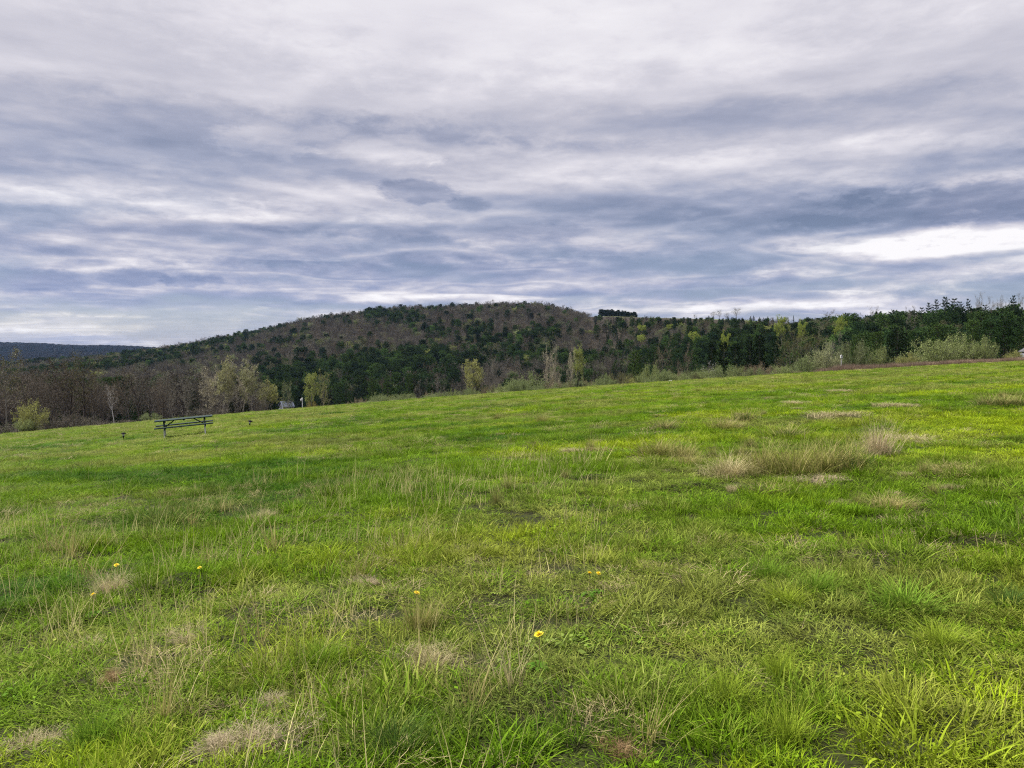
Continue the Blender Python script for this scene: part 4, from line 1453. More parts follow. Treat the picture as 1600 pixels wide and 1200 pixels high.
kind('twigbush', lambda i: bush(2.2, 3.2, 34, 900, 0.07, tw=0.016, twigs=40), 3, M['bark_grey'], BUD, 2.2, 3.4)

PROT_NAME = {'bare': 'bare_tree', 'farbare': 'bare_tree', 'bare_pale': 'bare_tree', 'bare_dark': 'bare_tree', 'birch': 'birch_tree', 'bud': 'budding_tree', 'budhigh': 'budding_tree', 'budthin': 'budding_tree',
             'pine': 'pine_tree', 'densepine': 'pine_tree', 'farpine': 'pine_tree', 'tallpine': 'pine_tree', 'spruce': 'spruce_tree', 'roundever': 'evergreen_tree', 'bush': 'bush', 'twigbush': 'bush'}


def plant(key, p, h, label, w=None, tint=(0.1, 0.1, 0.1), group=None, parts=True, var=None):
    K = KINDS[key]
    tm, km, fm = K['v'][random.randrange(len(K['v'])) if var is None else var]
    sz = h / K['h']
    sx = (w / K['w']) if w else sz * random.uniform(0.9, 1.1)
    name = PROT_NAME[key]
    rz = random.uniform(0, 6.28)
    if parts:
        r = empty(name, p, rz)
        obj('trunk' if 'bush' not in key else 'stem_clump', tm, r)
        stuff_tint(obj('crown', km, r), tint)
    else:
        r = obj(name, fm)
        r.location = p
        r.rotation_euler = (0, 0, rz)
        stuff_tint(r, tint)
    r.scale = (sx, sx, sz)
    tag(r, label, {'bush': 'bush', 'birch_tree': 'birch', 'spruce_tree': 'spruce', 'pine_tree': 'pine', 'evergreen_tree': 'evergreen'}.get(name, 'tree'), group)
    return r


PLACED = []        # (x, y, radius) so the mass of the wood keeps clear of the single trees


def grow(key, px, py, d, label, wpx=None, tint=(0.1, 0.1, 0.1), group=None, parts=True):
    """tree at photo column px and distance d whose top shows at row py"""
    t, e = ray(px, py)
    x = t * d
    z = float(H(x, d))
    h = e * d + EYE - z
    w = wpx / FPX * d if wpx else None
    PLACED.append((x, d, (w or h * 0.5) * 0.4, px, py, h, w or h * 0.6))
    return plant(key, (x, d, z - 0.05), max(h, 0.5), label, w, tint, group, parts)


RED, BRN, GRY, PUR, OLV = (0.125, 0.104, 0.080), (0.142, 0.117, 0.080), (0.165, 0.153, 0.124), (0.094, 0.087, 0.074), (0.105, 0.105, 0.045)
PIN, PIN2, SPR, DRK = (0.028, 0.060, 0.017), (0.060, 0.105, 0.025), (0.016, 0.038, 0.016), (0.012, 0.026, 0.010)
PGR = (0.36, 0.33, 0.23)
LIM, YEL, SAGE, PALEG = (0.25, 0.29, 0.07), (0.27, 0.28, 0.085), (0.17, 0.215, 0.08), (0.215, 0.26, 0.09)

# --- the wood edge on the left
for a in (
        ('bare', -18, 575, 120, 'brown bare tree at the far left end of the wood edge', None, BRN),
        ('budthin', 8, 561, 118, 'tall olive budding tree at the left end of the wood edge', 60, OLV),
        ('bare', 30, 572, 122, 'reddish bare tree beside the tall olive budding tree', None, RED),
        ('bare', 52, 588, 112, 'reddish bare tree behind the yellow green bush at the wood edge', None, RED),
        ('bare_pale', 70, 586, 116, 'bare tree with pale slender stems right of the yellow green bush', None, RED),
        ('bare', 88, 600, 113, 'short reddish bare tree at the wood edge, left of two dark trunks', None, RED),
        ('bare_dark', 106, 574, 115, 'brown bare tree with the left one of two thick dark trunks', 46, BRN),
        ('bare_dark', 127, 562, 112, 'tallest brown bare tree with the right one of two thick dark trunks', 60, OLV),
        ('bare', 146, 585, 116, 'brown bare tree between the dark trunks and the birch', None, BRN),
        ('bare', 162, 602, 112, 'short reddish bare tree just left of the birch', None, RED),
        ('birch', 177, 604, 110, 'slender birch with a white trunk at the wood edge', 26, BRN),
        ('bare', 196, 590, 117, 'brown bare tree just right of the white birch', None, BRN),
        ('bare_dark', 215, 576, 112, 'bare tree with a forked dark trunk left of the picnic table', 44, GRY),
        ('bare', 236, 602, 114, 'reddish bare tree behind the left end of the picnic table', None, RED),
        ('bare_dark', 253, 596, 109, 'reddish bare tree with a dark trunk rising over the left table leg', 28, RED),
        ('bare_pale', 270, 592, 113, 'pale grey bare tree rising over the left half of the table', None, GRY),
        ('bare_pale', 291, 598, 108, 'pale forked bare tree rising over the right half of the table', None, GRY),
        ('pine', 300, 608, 124, 'dark pine behind the pale forked bare tree by the table', 30, DRK),
        ('bare_pale', 328, 582, 113, 'pale bare tree with white stems just right of the table', None, PGR),
        ('bud', 346, 578, 110, 'pale tree with first yellow buds, left in the pale group right of the table', 42, (0.27, 0.27, 0.13)),
        ('bare_pale', 362, 576, 111, 'tallest pale bare tree of the group right of the table', 42, PGR),
        ('bare_pale', 378, 578, 114, 'pale bare tree in the middle of the group right of the table', 40, PGR),
        ('bud', 394, 582, 112, 'pale budding tree at the right end of the group beyond the table', 38, (0.25, 0.255, 0.13)),
        ('roundever', 361, 628, 108, 'small dark evergreen at the foot of the pale bare group', 11, DRK),
        ('roundever', 385, 631, 108, 'small dark evergreen right of its twin under the pale bare group', 11, DRK)):
    key, px, py, d, lab, wp, ti = a
    grow(key, px, py, d, lab, wp, ti, 'trees along the left wood edge')
for px, py, d, lab, wp, ti, key in (
        (48, 630, 106, 'yellow green leafy bush at the left wood edge', 42, YEL, 'bush'),
        (40, 655, 104, 'pale green low bush in front of the yellow green bush', 30, PALEG, 'bush'),
        (8, 658, 105, 'grey green low bush at the left end of the wood edge', 34, SAGE, 'twigbush'),
        (82, 650, 105, 'brown twiggy bush right of the yellow green bush', 40, BRN, 'twigbush'),
        (108, 646, 106, 'brown twiggy bush below the two dark trunks', 44, BRN, 'twigbush'),
        (138, 650, 105, 'olive twiggy bush between the dark trunks and the birch', 40, OLV, 'twigbush'),
        (165, 655, 104, 'low brown bush at the foot of the birch', 34, BRN, 'twigbush'),
        (200, 655, 105, 'low brown bush left of the forked dark trunk', 32, BRN, 'twigbush'),
        (235, 645, 105, 'olive bush left of the picnic table', 26, SAGE, 'bush'),
        (310, 636, 105, 'grey twiggy bush behind the right end of the table', 40, GRY, 'twigbush'),
        (340, 634, 105, 'brown twiggy bush under the pale bare group', 36, BRN, 'twigbush'),
        (408, 628, 112, 'grey twiggy bush between the pale group and the house', 30, GRY, 'twigbush')):
    grow(key, px, py, d, lab, wp, ti, 'bushes along the left wood edge')

# --- beyond the brow of the meadow, middle
for a in (
        ('budthin', 412, 600, 200, 'olive budding tree left of the small house', 24, OLV),
        ('budhigh', 428, 604, 230, 'wide budding tree over the house roof', 34, YEL),
        ('budthin', 447, 603, 240, 'thin budding tree right behind the house', 24, SAGE),
        ('budhigh', 483, 592, 250, 'rounded lime tree with a white stem right of the lamp post', 26, LIM),
        ('budthin', 507, 588, 300, 'yellowish budding tree right of the rounded lime tree', 24, YEL),
        ('pine', 452, 588, 330, 'dark pine behind the house', 24, PIN),
        ('pine', 540, 596, 270, 'broad dark pine left of the three pines at the brow', 34, PIN),
        ('pine', 548, 612, 230, 'lower pine in front of the broad dark pine', 24, PIN),
        ('densepine', 583, 589, 280, 'left pine of the three at the meadow brow', 30, PIN2),
        ('densepine', 606, 592, 280, 'middle pine of the three at the meadow brow', 26, PIN2),
        ('densepine', 637, 583, 290, 'right and tallest pine of the three at the meadow brow', 24, PIN2),
        ('bare', 655, 606, 240, 'grey bare tree right of the three brow pines', 20, GRY),
        ('bare', 684, 598, 230, 'left tree of two grey bare trees before the dark wood', 28, GRY),
        ('bare', 702, 600, 230, 'right tree of two grey bare trees before the dark wood', 28, PUR),
        ('budhigh', 742, 572, 200, 'yellow leaved tree with a white stem, alone at the brow', 34, YEL),
        ('budthin', 775, 565, 280, 'grey budding tree right of the lone yellow leaved tree', 26, GRY),
        ('pine', 845, 578, 190, 'dark pine behind the big rounded grey green bush', 22, DRK),
        ('bare_pale', 858, 560, 170, 'left one of the white stemmed bare trees at the brow', 24, PGR),
        ('bare_pale', 872, 557, 165, 'tallest of the white stemmed bare trees at the brow', 26, PGR),
        ('bare_pale', 892, 562, 165, 'right one of the white stemmed bare trees at the brow', 24, PGR),
        ('budhigh', 903, 551, 240, 'narrow lime tree behind the white stemmed bare trees', 24, LIM),
        ('bare', 930, 565, 180, 'purplish bare tree right of the white stems', 30, PUR),
        ('bare', 952, 562, 170, 'purplish bare tree in the middle of a dusky trio', 32, PUR),
        ('bare', 972, 566, 175, 'purplish bare tree left of the spreading pine', 30, PUR),
        ('densepine', 993, 547, 185, 'spreading pine at the brow right of the dusky bare trees', 42, PIN2),
        ('pine', 1023, 545, 240, 'pine right behind the spreading pine', 26, PIN),
        ('bare', 1040, 552, 200, 'brown bare tree right of the spreading pine', 34, BRN),
        ('bare', 1066, 548, 190, 'brown bare tree left of the dark pine block', 34, BRN),
        ('pine', 1082, 546, 210, 'pine between the brown bare tree and the dark pine block', 28, PIN),
        ('densepine', 1112, 538, 165, 'left end pine of the dark pine block', 30, DRK),
        ('densepine', 1130, 533, 170, 'second pine from the left in the dark pine block', 32, DRK),
        ('densepine', 1150, 536, 165, 'third pine from the left in the dark pine block', 32, DRK),
        ('densepine', 1170, 531, 168, 'third pine from the right in the dark pine block', 32, DRK),
        ('densepine', 1190, 522, 165, 'tallest pine, second from the right in the dark pine block', 34, DRK),
        ('densepine', 1210, 526, 160, 'right end pine of the dark pine block', 30, SPR),
        ('bare', 1240, 533, 140, 'left one of two olive grey bare trees near the nest box', 50, OLV),
        ('bare', 1268, 532, 145, 'right one of two olive grey bare trees near the nest box', 44, OLV),
        ('bare', 1308, 532, 140, 'grey bare tree behind the nest box', 40, GRY),
        ('roundever', 1402, 514, 122, 'big black green rounded evergreen right of the nest box bushes', 52, DRK),
        ('densepine', 1372, 520, 150, 'green pine left behind the rounded evergreen', 46, PIN2),
        ('densepine', 1340, 524, 160, 'green pine behind the white flecked bush', 40, PIN2),
        ('densepine', 1432, 520, 165, 'green pine right behind the rounded evergreen', 40, PIN),
        ('densepine', 1470, 505, 190, 'green pine behind the large pale bush', 46, PIN2),
        ('densepine', 1515, 500, 180, 'green pine above the right half of the large pale bush', 46, PIN2),
        ('densepine', 1548, 498, 140, 'left of the big pines above the shed', 46, PIN),
        ('densepine', 1572, 492, 128, 'largest dark pine above the dry brush', 62, PIN),
        ('densepine', 1604, 497, 122, 'dark pine cut by the right edge, behind the shed', 56, PIN)):
    key, px, py, d, lab, wp, ti = a
    grow(key, px, py, d, lab, wp, ti, 'trees beyond the meadow brow')
for px, py, d, lab, wp, ti, key in (
        (487, 627, 118, 'small orange green bush right of the lamp post', 16, (0.22, 0.19, 0.06), 'bush'),
        (590, 615, 125, 'grey green rounded bush below the three brow pines', 28, SAGE, 'bush'),
        (608, 620, 122, 'small green bush right of the grey green rounded bush', 16, YEL, 'bush'),
        (733, 600, 130, 'slim olive bush at the foot of the lone yellow leaved tree', 18, OLV, 'bush'),
        (785, 602, 116, 'low grass green bush left of the big rounded grey green bush', 36, PALEG, 'bush'),
        (828, 584, 118, 'big rounded grey green bush at the middle of the brow', 56, SAGE, 'bush'),
        (812, 596, 114, 'pale bush leaning on the big rounded grey green bush', 34, SAGE, 'bush'),
        (880, 597, 114, 'tan bush below the white stemmed bare trees', 36, (0.22, 0.20, 0.11), 'bush'),
        (903, 594, 112, 'small black green bush right of the tan bush', 13, DRK, 'bush'),
        (935, 597, 113, 'low green bush below the purplish bare trees', 30, PALEG, 'bush'),
        (983, 590, 114, 'green bush under the left side of the spreading pine', 24, YEL, 'bush'),
        (1017, 570, 122, 'tall pale leafed bush right of the spreading pine', 26, PALEG, 'bush'),
        (1043, 586, 112, 'yellow green bush above the pale rock', 24, YEL, 'bush'),
        (1075, 581, 112, 'grey green bush left of the white flowering bush', 26, SAGE, 'bush'),
        (1100, 576, 112, 'low sage bush under the white flowering bush', 26, SAGE, 'bush'),
        (1133, 571, 112, 'broad sage bush before the dark pine block', 46, SAGE, 'bush'),
        (1180, 569, 112, 'brownish rounded bush before the dark pine block', 30, (0.20, 0.16, 0.10), 'bush'),
        (1224, 571, 106, 'pale low bush at the left end of the dry brush', 28, PALEG, 'bush'),
        (1262, 556, 107, 'olive spreading bush left of the pale bush by the nest box', 40, SAGE, 'bush'),
        (1289, 543, 106, 'bright pale bush just left of the nest box', 42, (0.28, 0.30, 0.15), 'bush'),
        (1333, 534, 110, 'dark green bush flecked with white, right of the nest box', 46, (0.14, 0.17, 0.07), 'bush'),
        (1374, 543, 108, 'yellowish bush right of the white flecked bush', 28, PALEG, 'bush'),
        (1420, 552, 106, 'small yellow green bush at the foot of the rounded evergreen', 30, YEL, 'bush'),
        (1462, 528, 108, 'left half of the large pale bush clump, a broad pale bush', 66, PALEG, 'bush'),
        (1502, 526, 110, 'broad pale bush forming the right half of the large pale clump', 62, PALEG, 'bush'),
        (1538, 528, 108, 'pale green bush right of the large pale bush clump', 40, PALEG, 'bush'),
        (1586, 548, 104, 'yellow green bush left of the shed', 24, YEL, 'bush')):
    grow(key, px, py, d, lab, wp, ti, 'bushes along the meadow brow')


def blossom(px, py, d, wpx, label):
    o = grow('twigbush', px, py, d, label, wpx, (0.7, 0.7, 0.68), 'bushes along the meadow brow')
    return o


blossom(1110, 566, 116, 26, 'thin bush with white blossom before the dark pine block')

# --- the nearly unbroken band of low shrubs along the brow
for i in range(64):
    px = 560 + (1290 - 560) * (i + random.random()) / 64
    d = random.uniform(104, 124)
    t_ = ray(px, 600)[0]
    dd = np.linspace(50, 100, 30)
    eb = float(((H0(t_ * dd, dd) - EYE) / dd).max())
    rise = random.uniform(5, 20) * (0.6 if px < 760 else 1.0)
    yb = 545 - eb * FPX - rise
    grow('bush', px, yb, d, 'low pale shrub in the band along the meadow brow', random.uniform(16, 34), random.choice((SAGE, PALEG, SAGE, OLV, (0.20, 0.17, 0.10))), 'low shrubs in the band along the meadow brow')

# --- single trees on the skyline
for i, (px, py) in enumerate(((1441, 480), (1452, 474), (1464, 469), (1478, 465), (1490, 466), (1501, 471), (1513, 468), (1540, 476))):
    grow('tallpine', px, py, 285 + 6 * (i % 3), ['leftmost tall pine', 'second tall pine from the left', 'third tall pine from the left', 'broadest tall pine', 'tall pine right of the broadest one',
         'short pine', 'slender pine', 'pine among bare crowns'][i] + ' in the skyline group over the large pale bushes', [18, 20, 20, 30, 26, 20, 18, 22][i], SPR, 'tall pines on the right skyline')
grow('tallpine', 1583, 463, 270, 'lone spiky pine standing highest on the skyline above the shed', 22, SPR, 'tall pines on the right skyline')
for px, py, lab in ((1421, 486, 'grey bare crown on the skyline left of the tall pines'), (1530, 471, 'pale bare crown right of the tall skyline pines'), (1550, 470, 'pinkish bare crown left of the lone spiky pine'),
                    (1566, 474, 'small bare crown touching the lone spiky pine'), (1600, 466, 'pale bare crown at the right end of the skyline'), (1298, 488, 'round bare crown alone on the skyline over the nest box'), (1370, 487, 'wide bare crown on the skyline over the rounded evergreen')):
    grow('bare', px, py, 290 if px > 1410 else 440, lab, 24, GRY, 'bare crowns on the right skyline')
for px, py, lab, wp in ((1151, 483, 'largest lone bare tree on the far skyline field', 16), (1125, 486, 'bare tree in the middle of the far skyline row', 14), (1134, 488, 'small bare tree right in the far skyline row', 10),
                        (1115, 488, 'bare tree at the left of the far skyline row', 12), (1085, 492, 'small bare bush like tree alone left of the far skyline row', 8)):
    d = 690 if px > 1100 else 735
    grow('bare', px, py, d, lab, wp, GRY, 'bare trees on the far skyline field', parts=False)
for i in range(34):
    px = 938 + (i % 17) * 3.5 + random.uniform(-.8, .8)
    grow('farpine', px, 484.0 + max(0, i % 17 - 4) * 0.42 + random.uniform(-1.2, 1.8), 917 - (i % 17) * 2 - 9 * (i // 17), 'dark pine in the dense plantation block on the skyline', 8, DRK, 'plantation pines on the skyline', parts=False)
for px, py, lab in ((489, 493, 'left one of three dark pines on the shoulder of the hill'), (502, 491, 'middle one of three dark pines on the shoulder of the hill'), (518, 488, 'right one of three dark pines on the shoulder of the hill')):
    grow('tallpine', px, py, 1120, lab, 13, SPR, 'pines on the shoulder of the hill', parts=False)
for px, py in ((1108, 493), (1114, 494), (1138, 494), (1143, 495), (1160, 496), (1172, 494), (1178, 493), (1186, 495), (1193, 496), (1200, 494), (1207, 496), (1215, 495), (1222, 494), (1232, 495), (1240, 493)):
    grow('spruce', px, py, 640 if px > 1155 else 690, 'small spruce lined up along the far skyline field', 7, SPR, 'spruces along the far skyline field', parts=False)
for px, py, d in ((682, 528, 720), (697, 533, 700), (707, 527, 730), (757, 521, 800), (773, 532, 700), (575, 511, 860), (918, 522, 640), (930, 523, 630), (1003, 514, 560), (1001, 530, 480), (1047, 513, 560), (1062, 511, 560),
                  (1078, 514, 560), (1088, 526, 440), (1130, 530, 330), (1222, 505, 330), (1250, 512, 330), (1310, 505, 320)):
    grow('budhigh', px, py - 5, d, 'bright lime budding tree shining among dark trees on the wooded slope', random.uniform(14, 20) * (1.2 if d < 400 else 1), (0.25, 0.31, 0.045), 'lime trees on the wooded slope', parts=False)


# ------------------------------------------------------------------ the mass of the wood
def build_wood():
    pts = []
    th = None
    step = 6.4
    gx, gy = np.meshgrid(np.arange(-1300, 1301, step), np.arange(104, 1330, step))
    x = gx.ravel() + rng.uniform(-.45, .45, gx.size) * step
    y = gy.ravel() + rng.uniform(-.45, .45, gx.size) * step
    t = x / y
    px = np.interp(t, _tt, _pp)
    D = np.interp(t, _tt, _D)
    ok = (np.abs(t) < 0.86)
    start = np.interp(px, [-700, 0, 390, 410, 470, 560, 700, 800, 1000, 1090, 1230, 1300, 1600], [132, 132, 140, 260, 340, 350, 340, 290, 270, 250, 220, 200, 190])
    end = np.where((px > 925) & (px < 1245), D - 28, D + 70)
    end = np.where(px < 260, 1500, end)
    ok &= (y > start) & (y < end)
    # clearing round the house and the lamp post
    ok &= ~((np.abs(px - 455) < 34) & (y > 180) & (y < 345) & (np.abs(px - 455) < 34))
    # thinner on far ground, where crowns are larger and hide each other
    ok &= rng.uniform(0, 1, len(x)) < np.interp(y, [110, 250, 450, 1300], [0.62, 0.78, 0.74, 0.72])
    x, y, px, D, t = x[ok], y[ok], px[ok], D[ok], t[ok]
    for (qx, qy, r, *_r) in PLACED:
        keep = np.hypot(x - qx, y - qy) > max(r, 1.5)
        x, y, px, D, t = x[keep], y[keep], px[keep], D[keep], t[keep]
    n = len(x)
    z = H(x, y)
    hh = rng.uniform(9, 14, n)
    py0 = 545 - (z + hh - EYE) / y * FPX
    cl = fbm(x / 95, y / 130, 201, 3)                 # stands of one kind
    u = rng.uniform(0, 1, n)
    wP = np.full(n, 0.30); wS = np.full(n, 0.08); wL = np.full(n, 0.10)

    def zone(m, p, s, l):
        wP[m] = p; wS[m] = s; wL[m] = l
    zone(px < 450, 0.20, 0.04, 0.15)
    zone((px < 420) & (y < 240), 0.13, 0.03, 0.0)
    zone((px < 260) & (y > 400), 0.30, 0.05, 0.15)
    zone((px >= 450) & (px < 930) & (py0 < 506), 0.08, 0.0, 0.07)
    zone((px >= 450) & (px < 930) & (py0 >= 506) & (py0 < 545), 0.36, 0.04, 0.13)
    zone((px >= 400) & (px < 930) & (py0 >= 545), 0.80, 0.12, 0.03)
    zone((px >= 720) & (px < 930) & (py0 >= 560), 0.30, 0.10, 0.06)
    zone((px >= 930) & (px < 1240), 0.55, 0.2, 0.14)
    zone((px >= 930) & (px < 1060) & (py0 >= 530), 0.42, 0.12, 0.12)
    zone(px >= 1240, 0.72, 0.06, 0.14)
    zone((px > 570) & (px < 660) & (py0 > 483) & (py0 < 498), 0.75, 0, 0.05)
    zone((px > 640) & (px < 765) & (py0 > 500) & (py0 < 517), 0.9, 0, 0.03)
    wP = np.clip(wP * np.where(px < 1240, 0.85, 0.72) + 0.95 * cl * np.where(wP > 0.1, 1, 0.25), 0.02, 0.92)
    kind_ = np.where(u < wP, 0, np.where(u < wP + wS, 1, np.where(u < wP + wS + wL, 3, 2)))   # 0 pine 1 spruce 2 bare 3 budding
    h = np.where(kind_ == 0, rng.uniform(11, 17, n), np.where(kind_ == 1, rng.uniform(9, 14, n), rng.uniform(8.5, 13, n)))
    h *= np.interp(px, [900, 960, 1240, 1330], [1, 0.8, 0.8, 1.0])
    h *= np.where((px < 420) & (y < 260), 0.92, 1)
    h *= np.interp(y, [300, 700], [0.9, 0.72])
    h *= np.where((y > D - 110) & (px < 930), rng.uniform(0.75, 1.35, n), 1)
    # keep the low ground in front open to the photograph's view of the trees behind
    top = np.interp(px, [0, 120, 240, 400, 430, 560, 700, 800, 900, 1000, 1100, 1250, 1400, 1600], [562, 566, 578, 580, 585, 585, 588, 575, 555, 545, 535, 526, 505, 492])
    lim = (545 - top) / FPX * y + EYE - z
    near = y < np.interp(px, [0, 400, 800, 1200, 1600], [210, 420, 380, 300, 230])
    h = np.where(near, np.minimum(h, np.maximum(lim, 2.5)), h)
    base_w = np.where(kind_ == 0, 7.6 / 12, np.where(kind_ == 1, 4.6 / 14, 8.0 / 10.5))
    sky_ = np.interp(px, [890, 925, 1000, 1150, 1240, 1262, 1300, 1350, 1400, 1450, 1500, 1600], [483, 496, 498.5, 501.5, 501, 500, 496, 492, 488, 486, 482, 478]) + rng.uniform(-4, 9, n)
    lim2 = (545 - sky_) / FPX * y + EYE - z
    h = np.where(px > 890, np.minimum(h, lim2), h)
    w = h * base_w * rng.uniform(0.95, 1.35, n) * np.interp(y, [250, 600], [1.0, 1.08])
    ok = h > np.where(y < 160, 2.4, np.where((px > 925) & (px < 1245), 2.5, 4.0))
    x, y, z, px, D, py0, kind_, h, w = (q[ok] for q in (x, y, z, px, D, py0, kind_, h, w))
    n = len(x)
    tint = np.zeros((n, 3))
    c = rng.uniform(0, 1, (n, 1))
    A = np.array
    tint = np.where((kind_ == 0)[:, None], A(SPR) * (1 - c) + A(PIN2) * c * np.where(px > 1240, 1.25, 1.0)[:, None], tint)
    tint = np.where((kind_ == 1)[:, None], A(DRK) * (1 - c) + A(PIN) * c, tint)
    redw = sstep(330, 120, px)[:, None] * sstep(400, 150, y)[:, None] if False else (np.clip((330 - px) / 200, 0, 1) * np.clip((400 - y) / 200, 0, 1))[:, None]
    barec = (A(PUR) * (1 - c) + A(GRY) * c)
    barec = np.where(rng.uniform(0, 1, (n, 1)) < 0.3, A(BRN), barec) * 0.72
    barec = barec * (1 - redw) + A(RED) * redw
    tint = np.where((kind_ == 2)[:, None], barec, tint)
    budc = np.where(rng.uniform(0, 1, (n, 1)) < 0.14, A(LIM), A(SAGE) * (1 - c) + A(OLV) * c) * 0.72
    tint = np.where((kind_ == 3)[:, None], budc, tint)
    tint = tint * np.exp(rng.normal(0, 0.28, (n, 1)))
    # which of them the picture shows largest
    bw, bh = 800, 600
    buf = np.zeros((bh, bw), bool)
    for cx in range(bw):
        tt = ray(cx * 2, 545)[0]
        dd = np.linspace(60, 104, 12)
        e = ((H0(tt * dd, dd) - EYE) / dd).max()
        buf[int(max(0, (545 - e * FPX) / 2)):, cx] = True
    order = np.argsort(y)
    singles = sorted(PLACED, key=lambda q: q[1])
    si = 0
    vis = np.zeros(n)
    for i in order:
        while si < len(singles) and singles[si][1] < y[i]:
            qx, qy, r, ppx, ppy, ph, pw = singles[si]
            si += 1
            wp = pw / qy * FPX / 2
            y0, x0, x1 = int(ppy / 2), int((ppx - wp * 0.8) / 2), int((ppx + wp * 0.8) / 2)
            buf[max(0, y0):int((545 - (H0(qx, qy) - EYE) / qy * FPX) / 2) + 1, max(0, x0):max(0, x1 + 1)] = True
        ty = (545 - (z[i] + h[i] - EYE) / y[i] * FPX) / 2
        by = (545 - (z[i] - EYE) / y[i] * FPX) / 2
        wp = w[i] / y[i] * FPX / 4
        x0, x1 = int(px[i] / 2 - wp), int(px[i] / 2 + wp) + 1
        if x1 <= 0 or x0 >= bw:
            continue
        s = buf[max(0, int(ty)):int(by) + 1, max(0, x0):min(bw, x1)]
        vis[i] = (~s).sum()
        s[:, :] = True
    names = ('pine', 'spruce', 'bare', 'bud')
    sets = (['farpine'] * 5, ['spruce'] * 4, ['farbare'] * 5, ['budthin'] * 4 + ['bud'] * 3)

    def where(i):
        if px[i] < 420 and y[i] < 260:
            return 'in the wood on the left behind the picnic table', 'left wood'
        if px[i] < 460:
            return 'on the long left flank of the wooded hill', 'left flank of the hill'
        if px[i] < 930:
            r = 545 - (z[i] + h[i] - EYE) / y[i] * FPX
            if r < 505:
                return 'on the crest of the wooded hill', 'crest of the hill'
            if r < 545:
                return 'halfway up the wooded hill', 'middle of the hill'
            return 'at the foot of the wooded hill behind the meadow brow', 'foot of the hill'
        if px[i] < 1240:
            return 'in the mixed wood below the far skyline field', 'wood below the skyline field'
        return 'in the dark wood on the rise behind the pale bushes', 'wood on the right rise'
    words = ('dark green pine', 'narrow dark spruce', 'leafless grey brown tree', 'tree in faint green bud')
    plural = ('pines', 'spruces', 'bare trees', 'budding trees')
    used = np.zeros(n, bool)
    for k, cap in ((0, 215), (1, 150), (2, 225), (3, 190)):
        idx = np.where((kind_ == k) & (vis > 3))[0]
        idx = idx[np.argsort(-vis[idx])][:cap]
        for i in idx:
            used[i] = True
            a, g = where(i)
            key = random.choice(sets[k])
            o = plant(key, (x[i], y[i], z[i] - 0.05), h[i], words[k] + ' ' + a, w[i], tint[i], plural[k] + ' of the ' + g, parts=y[i] < 190)
    for k in range(4):
        idx = np.where((kind_ == k) & ~used)[0]
        pm, hs, ws = [], [], []
        for key in dict.fromkeys(sets[k]):
            for v_ in KINDS[key]['v']:
                pm.append(v_[2]); hs.append(KINDS[key]['h']); ws.append(KINDS[key]['w'])
        hs, ws = np.array(hs), np.array(ws)
        pk = rng.integers(0, len(pm), len(idx))
        m = len(idx)
        sx = w[idx] / ws[pk]
        scatter(('distant_pine_wood', 'distant_spruce_wood', 'distant_bare_wood', 'distant_budding_wood')[k], pm,
                np.stack([x[idx], y[idx], z[idx] - 0.05], -1), pk,
                np.stack([np.zeros(m), np.zeros(m), rng.uniform(0, 6.28, m)], -1), np.stack([sx, sx, h[idx] / hs[pk]], -1), tint[idx])
    print('wood', n, 'used', used.sum(), [(kind_ == k).sum() for k in range(4)])
    # the far blue ridge on the left: woodland only
    m = 14000
    tt = rng.uniform(-0.9, -0.25, m)
    yy = np.sqrt(rng.uniform(1500 ** 2, 4650 ** 2, m))
    xx = tt * yy
    zz = H(xx, yy)
    k = rng.uniform(0, 1, m)
    isp = (fbm(xx / 260, yy / 260, 301, 3) + 0.25 * rng.normal(0, 1, m)) > 0.05
    pm = [KINDS['farpine']['v'][i % 5][2] for i in range(6)]
    pk = np.where(isp, rng.integers(0, 3, m), rng.integers(3, 6, m))
    s = np.where(isp, 1.0, 1.2) * rng.uniform(0.8, 1.2, m)
    tn = np.where(isp[:, None], np.array(DRK), np.array(PUR) * 0.4) * np.exp(rng.normal(0, .15, (m, 1)))
    scatter('far_ridge_wood', pm, np.stack([xx, yy, zz], -1), pk, np.stack([0 * k, 0 * k, k * 6.28], -1), np.stack([s * 2.2, s * 2.2, s * 0.85], -1), tn)


build_wood()


# ------------------------------------------------------------------ reddish dry brush along the right of the meadow edge
def build_brush():
    protos = []
    for i in range(3):
        mb = MB(); blades(mb, 150, 0.8, 0.5, 1.25, 0.016, 0.2, 0.35, 4)
        protos.append(mb.mesh('dry brush clump', [M['straw']], h=True))
    pos, tint = [], []
    while len(pos) < 1500:
        px = random.uniform(1275, 1900)
        d = random.uniform(97, 106)
        t = ray(px, 560)[0]
        if random.random() > np.interp(px, [1275, 1310, 1330], [0.2, 0.8, 1.0]):
            continue
        pos.append((t * d, d, float(H(t * d, d))))
        c = random.random()
        rr = np.interp(px, [1300, 1480, 1600], [0, 0.5, 0.5])
        base = np.array([0.17, 0.12, 0.088]) * (1 - c * rr) + np.array([0.36, 0.26, 0.17]) * c * rr
        tint.append(base * random.uniform(0.75, 1.25))
    n = len(pos)
    pos = np.array(pos)
    sh = np.array([np.interp(p[0] / p[1], [0.38, 0.43, 0.46, 0.66], [0.4, 0.95, 0.7, 0.6]) for p in pos]) * rng.uniform(0.7, 1.2, n)
    scatter('dry_brush', protos, pos, rng.integers(0, 3, n), np.stack([rng.normal(0, .08, n), rng.normal(0, .08, n), rng.uniform(0, 6.28, n)], -1), np.stack([np.ones(n), np.ones(n), sh], -1), np.array(tint))


build_brush()


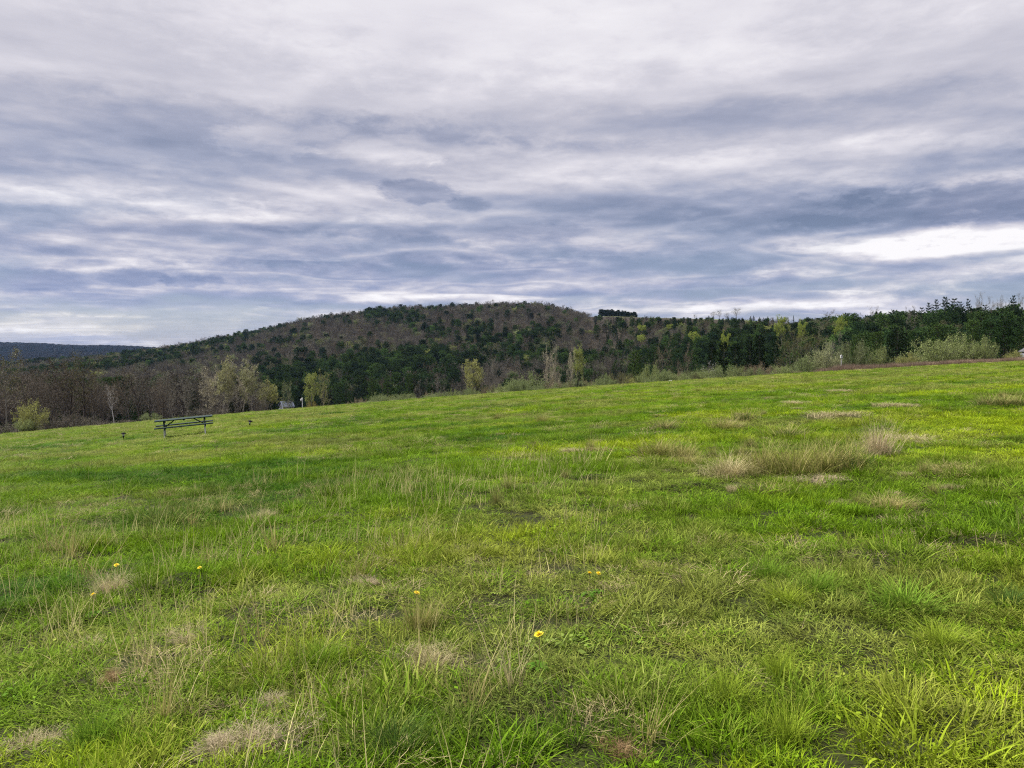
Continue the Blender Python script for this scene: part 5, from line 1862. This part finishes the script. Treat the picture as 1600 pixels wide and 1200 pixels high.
# ------------------------------------------------------------------ haze
def build_haze():
    mb = MB()
    mb.box((0, 0, 10), (12600, 12600, 260))
    m, nt, out = new_mat('thin air')
    v = nt.nodes.new('ShaderNodeVolumePrincipled')
    v.inputs['Color'].default_value = (0.36, 0.56, 1.0, 1)
    v.inputs['Density'].default_value = HAZE
    v.inputs['Anisotropy'].default_value = 0.2
    link(nt, v.outputs[0], out.inputs['Volume'])
    o = obj('haze', mb.mesh('haze', [m]))
    tag(o, kind='stuff')


HAZE = 0.000024
build_haze()
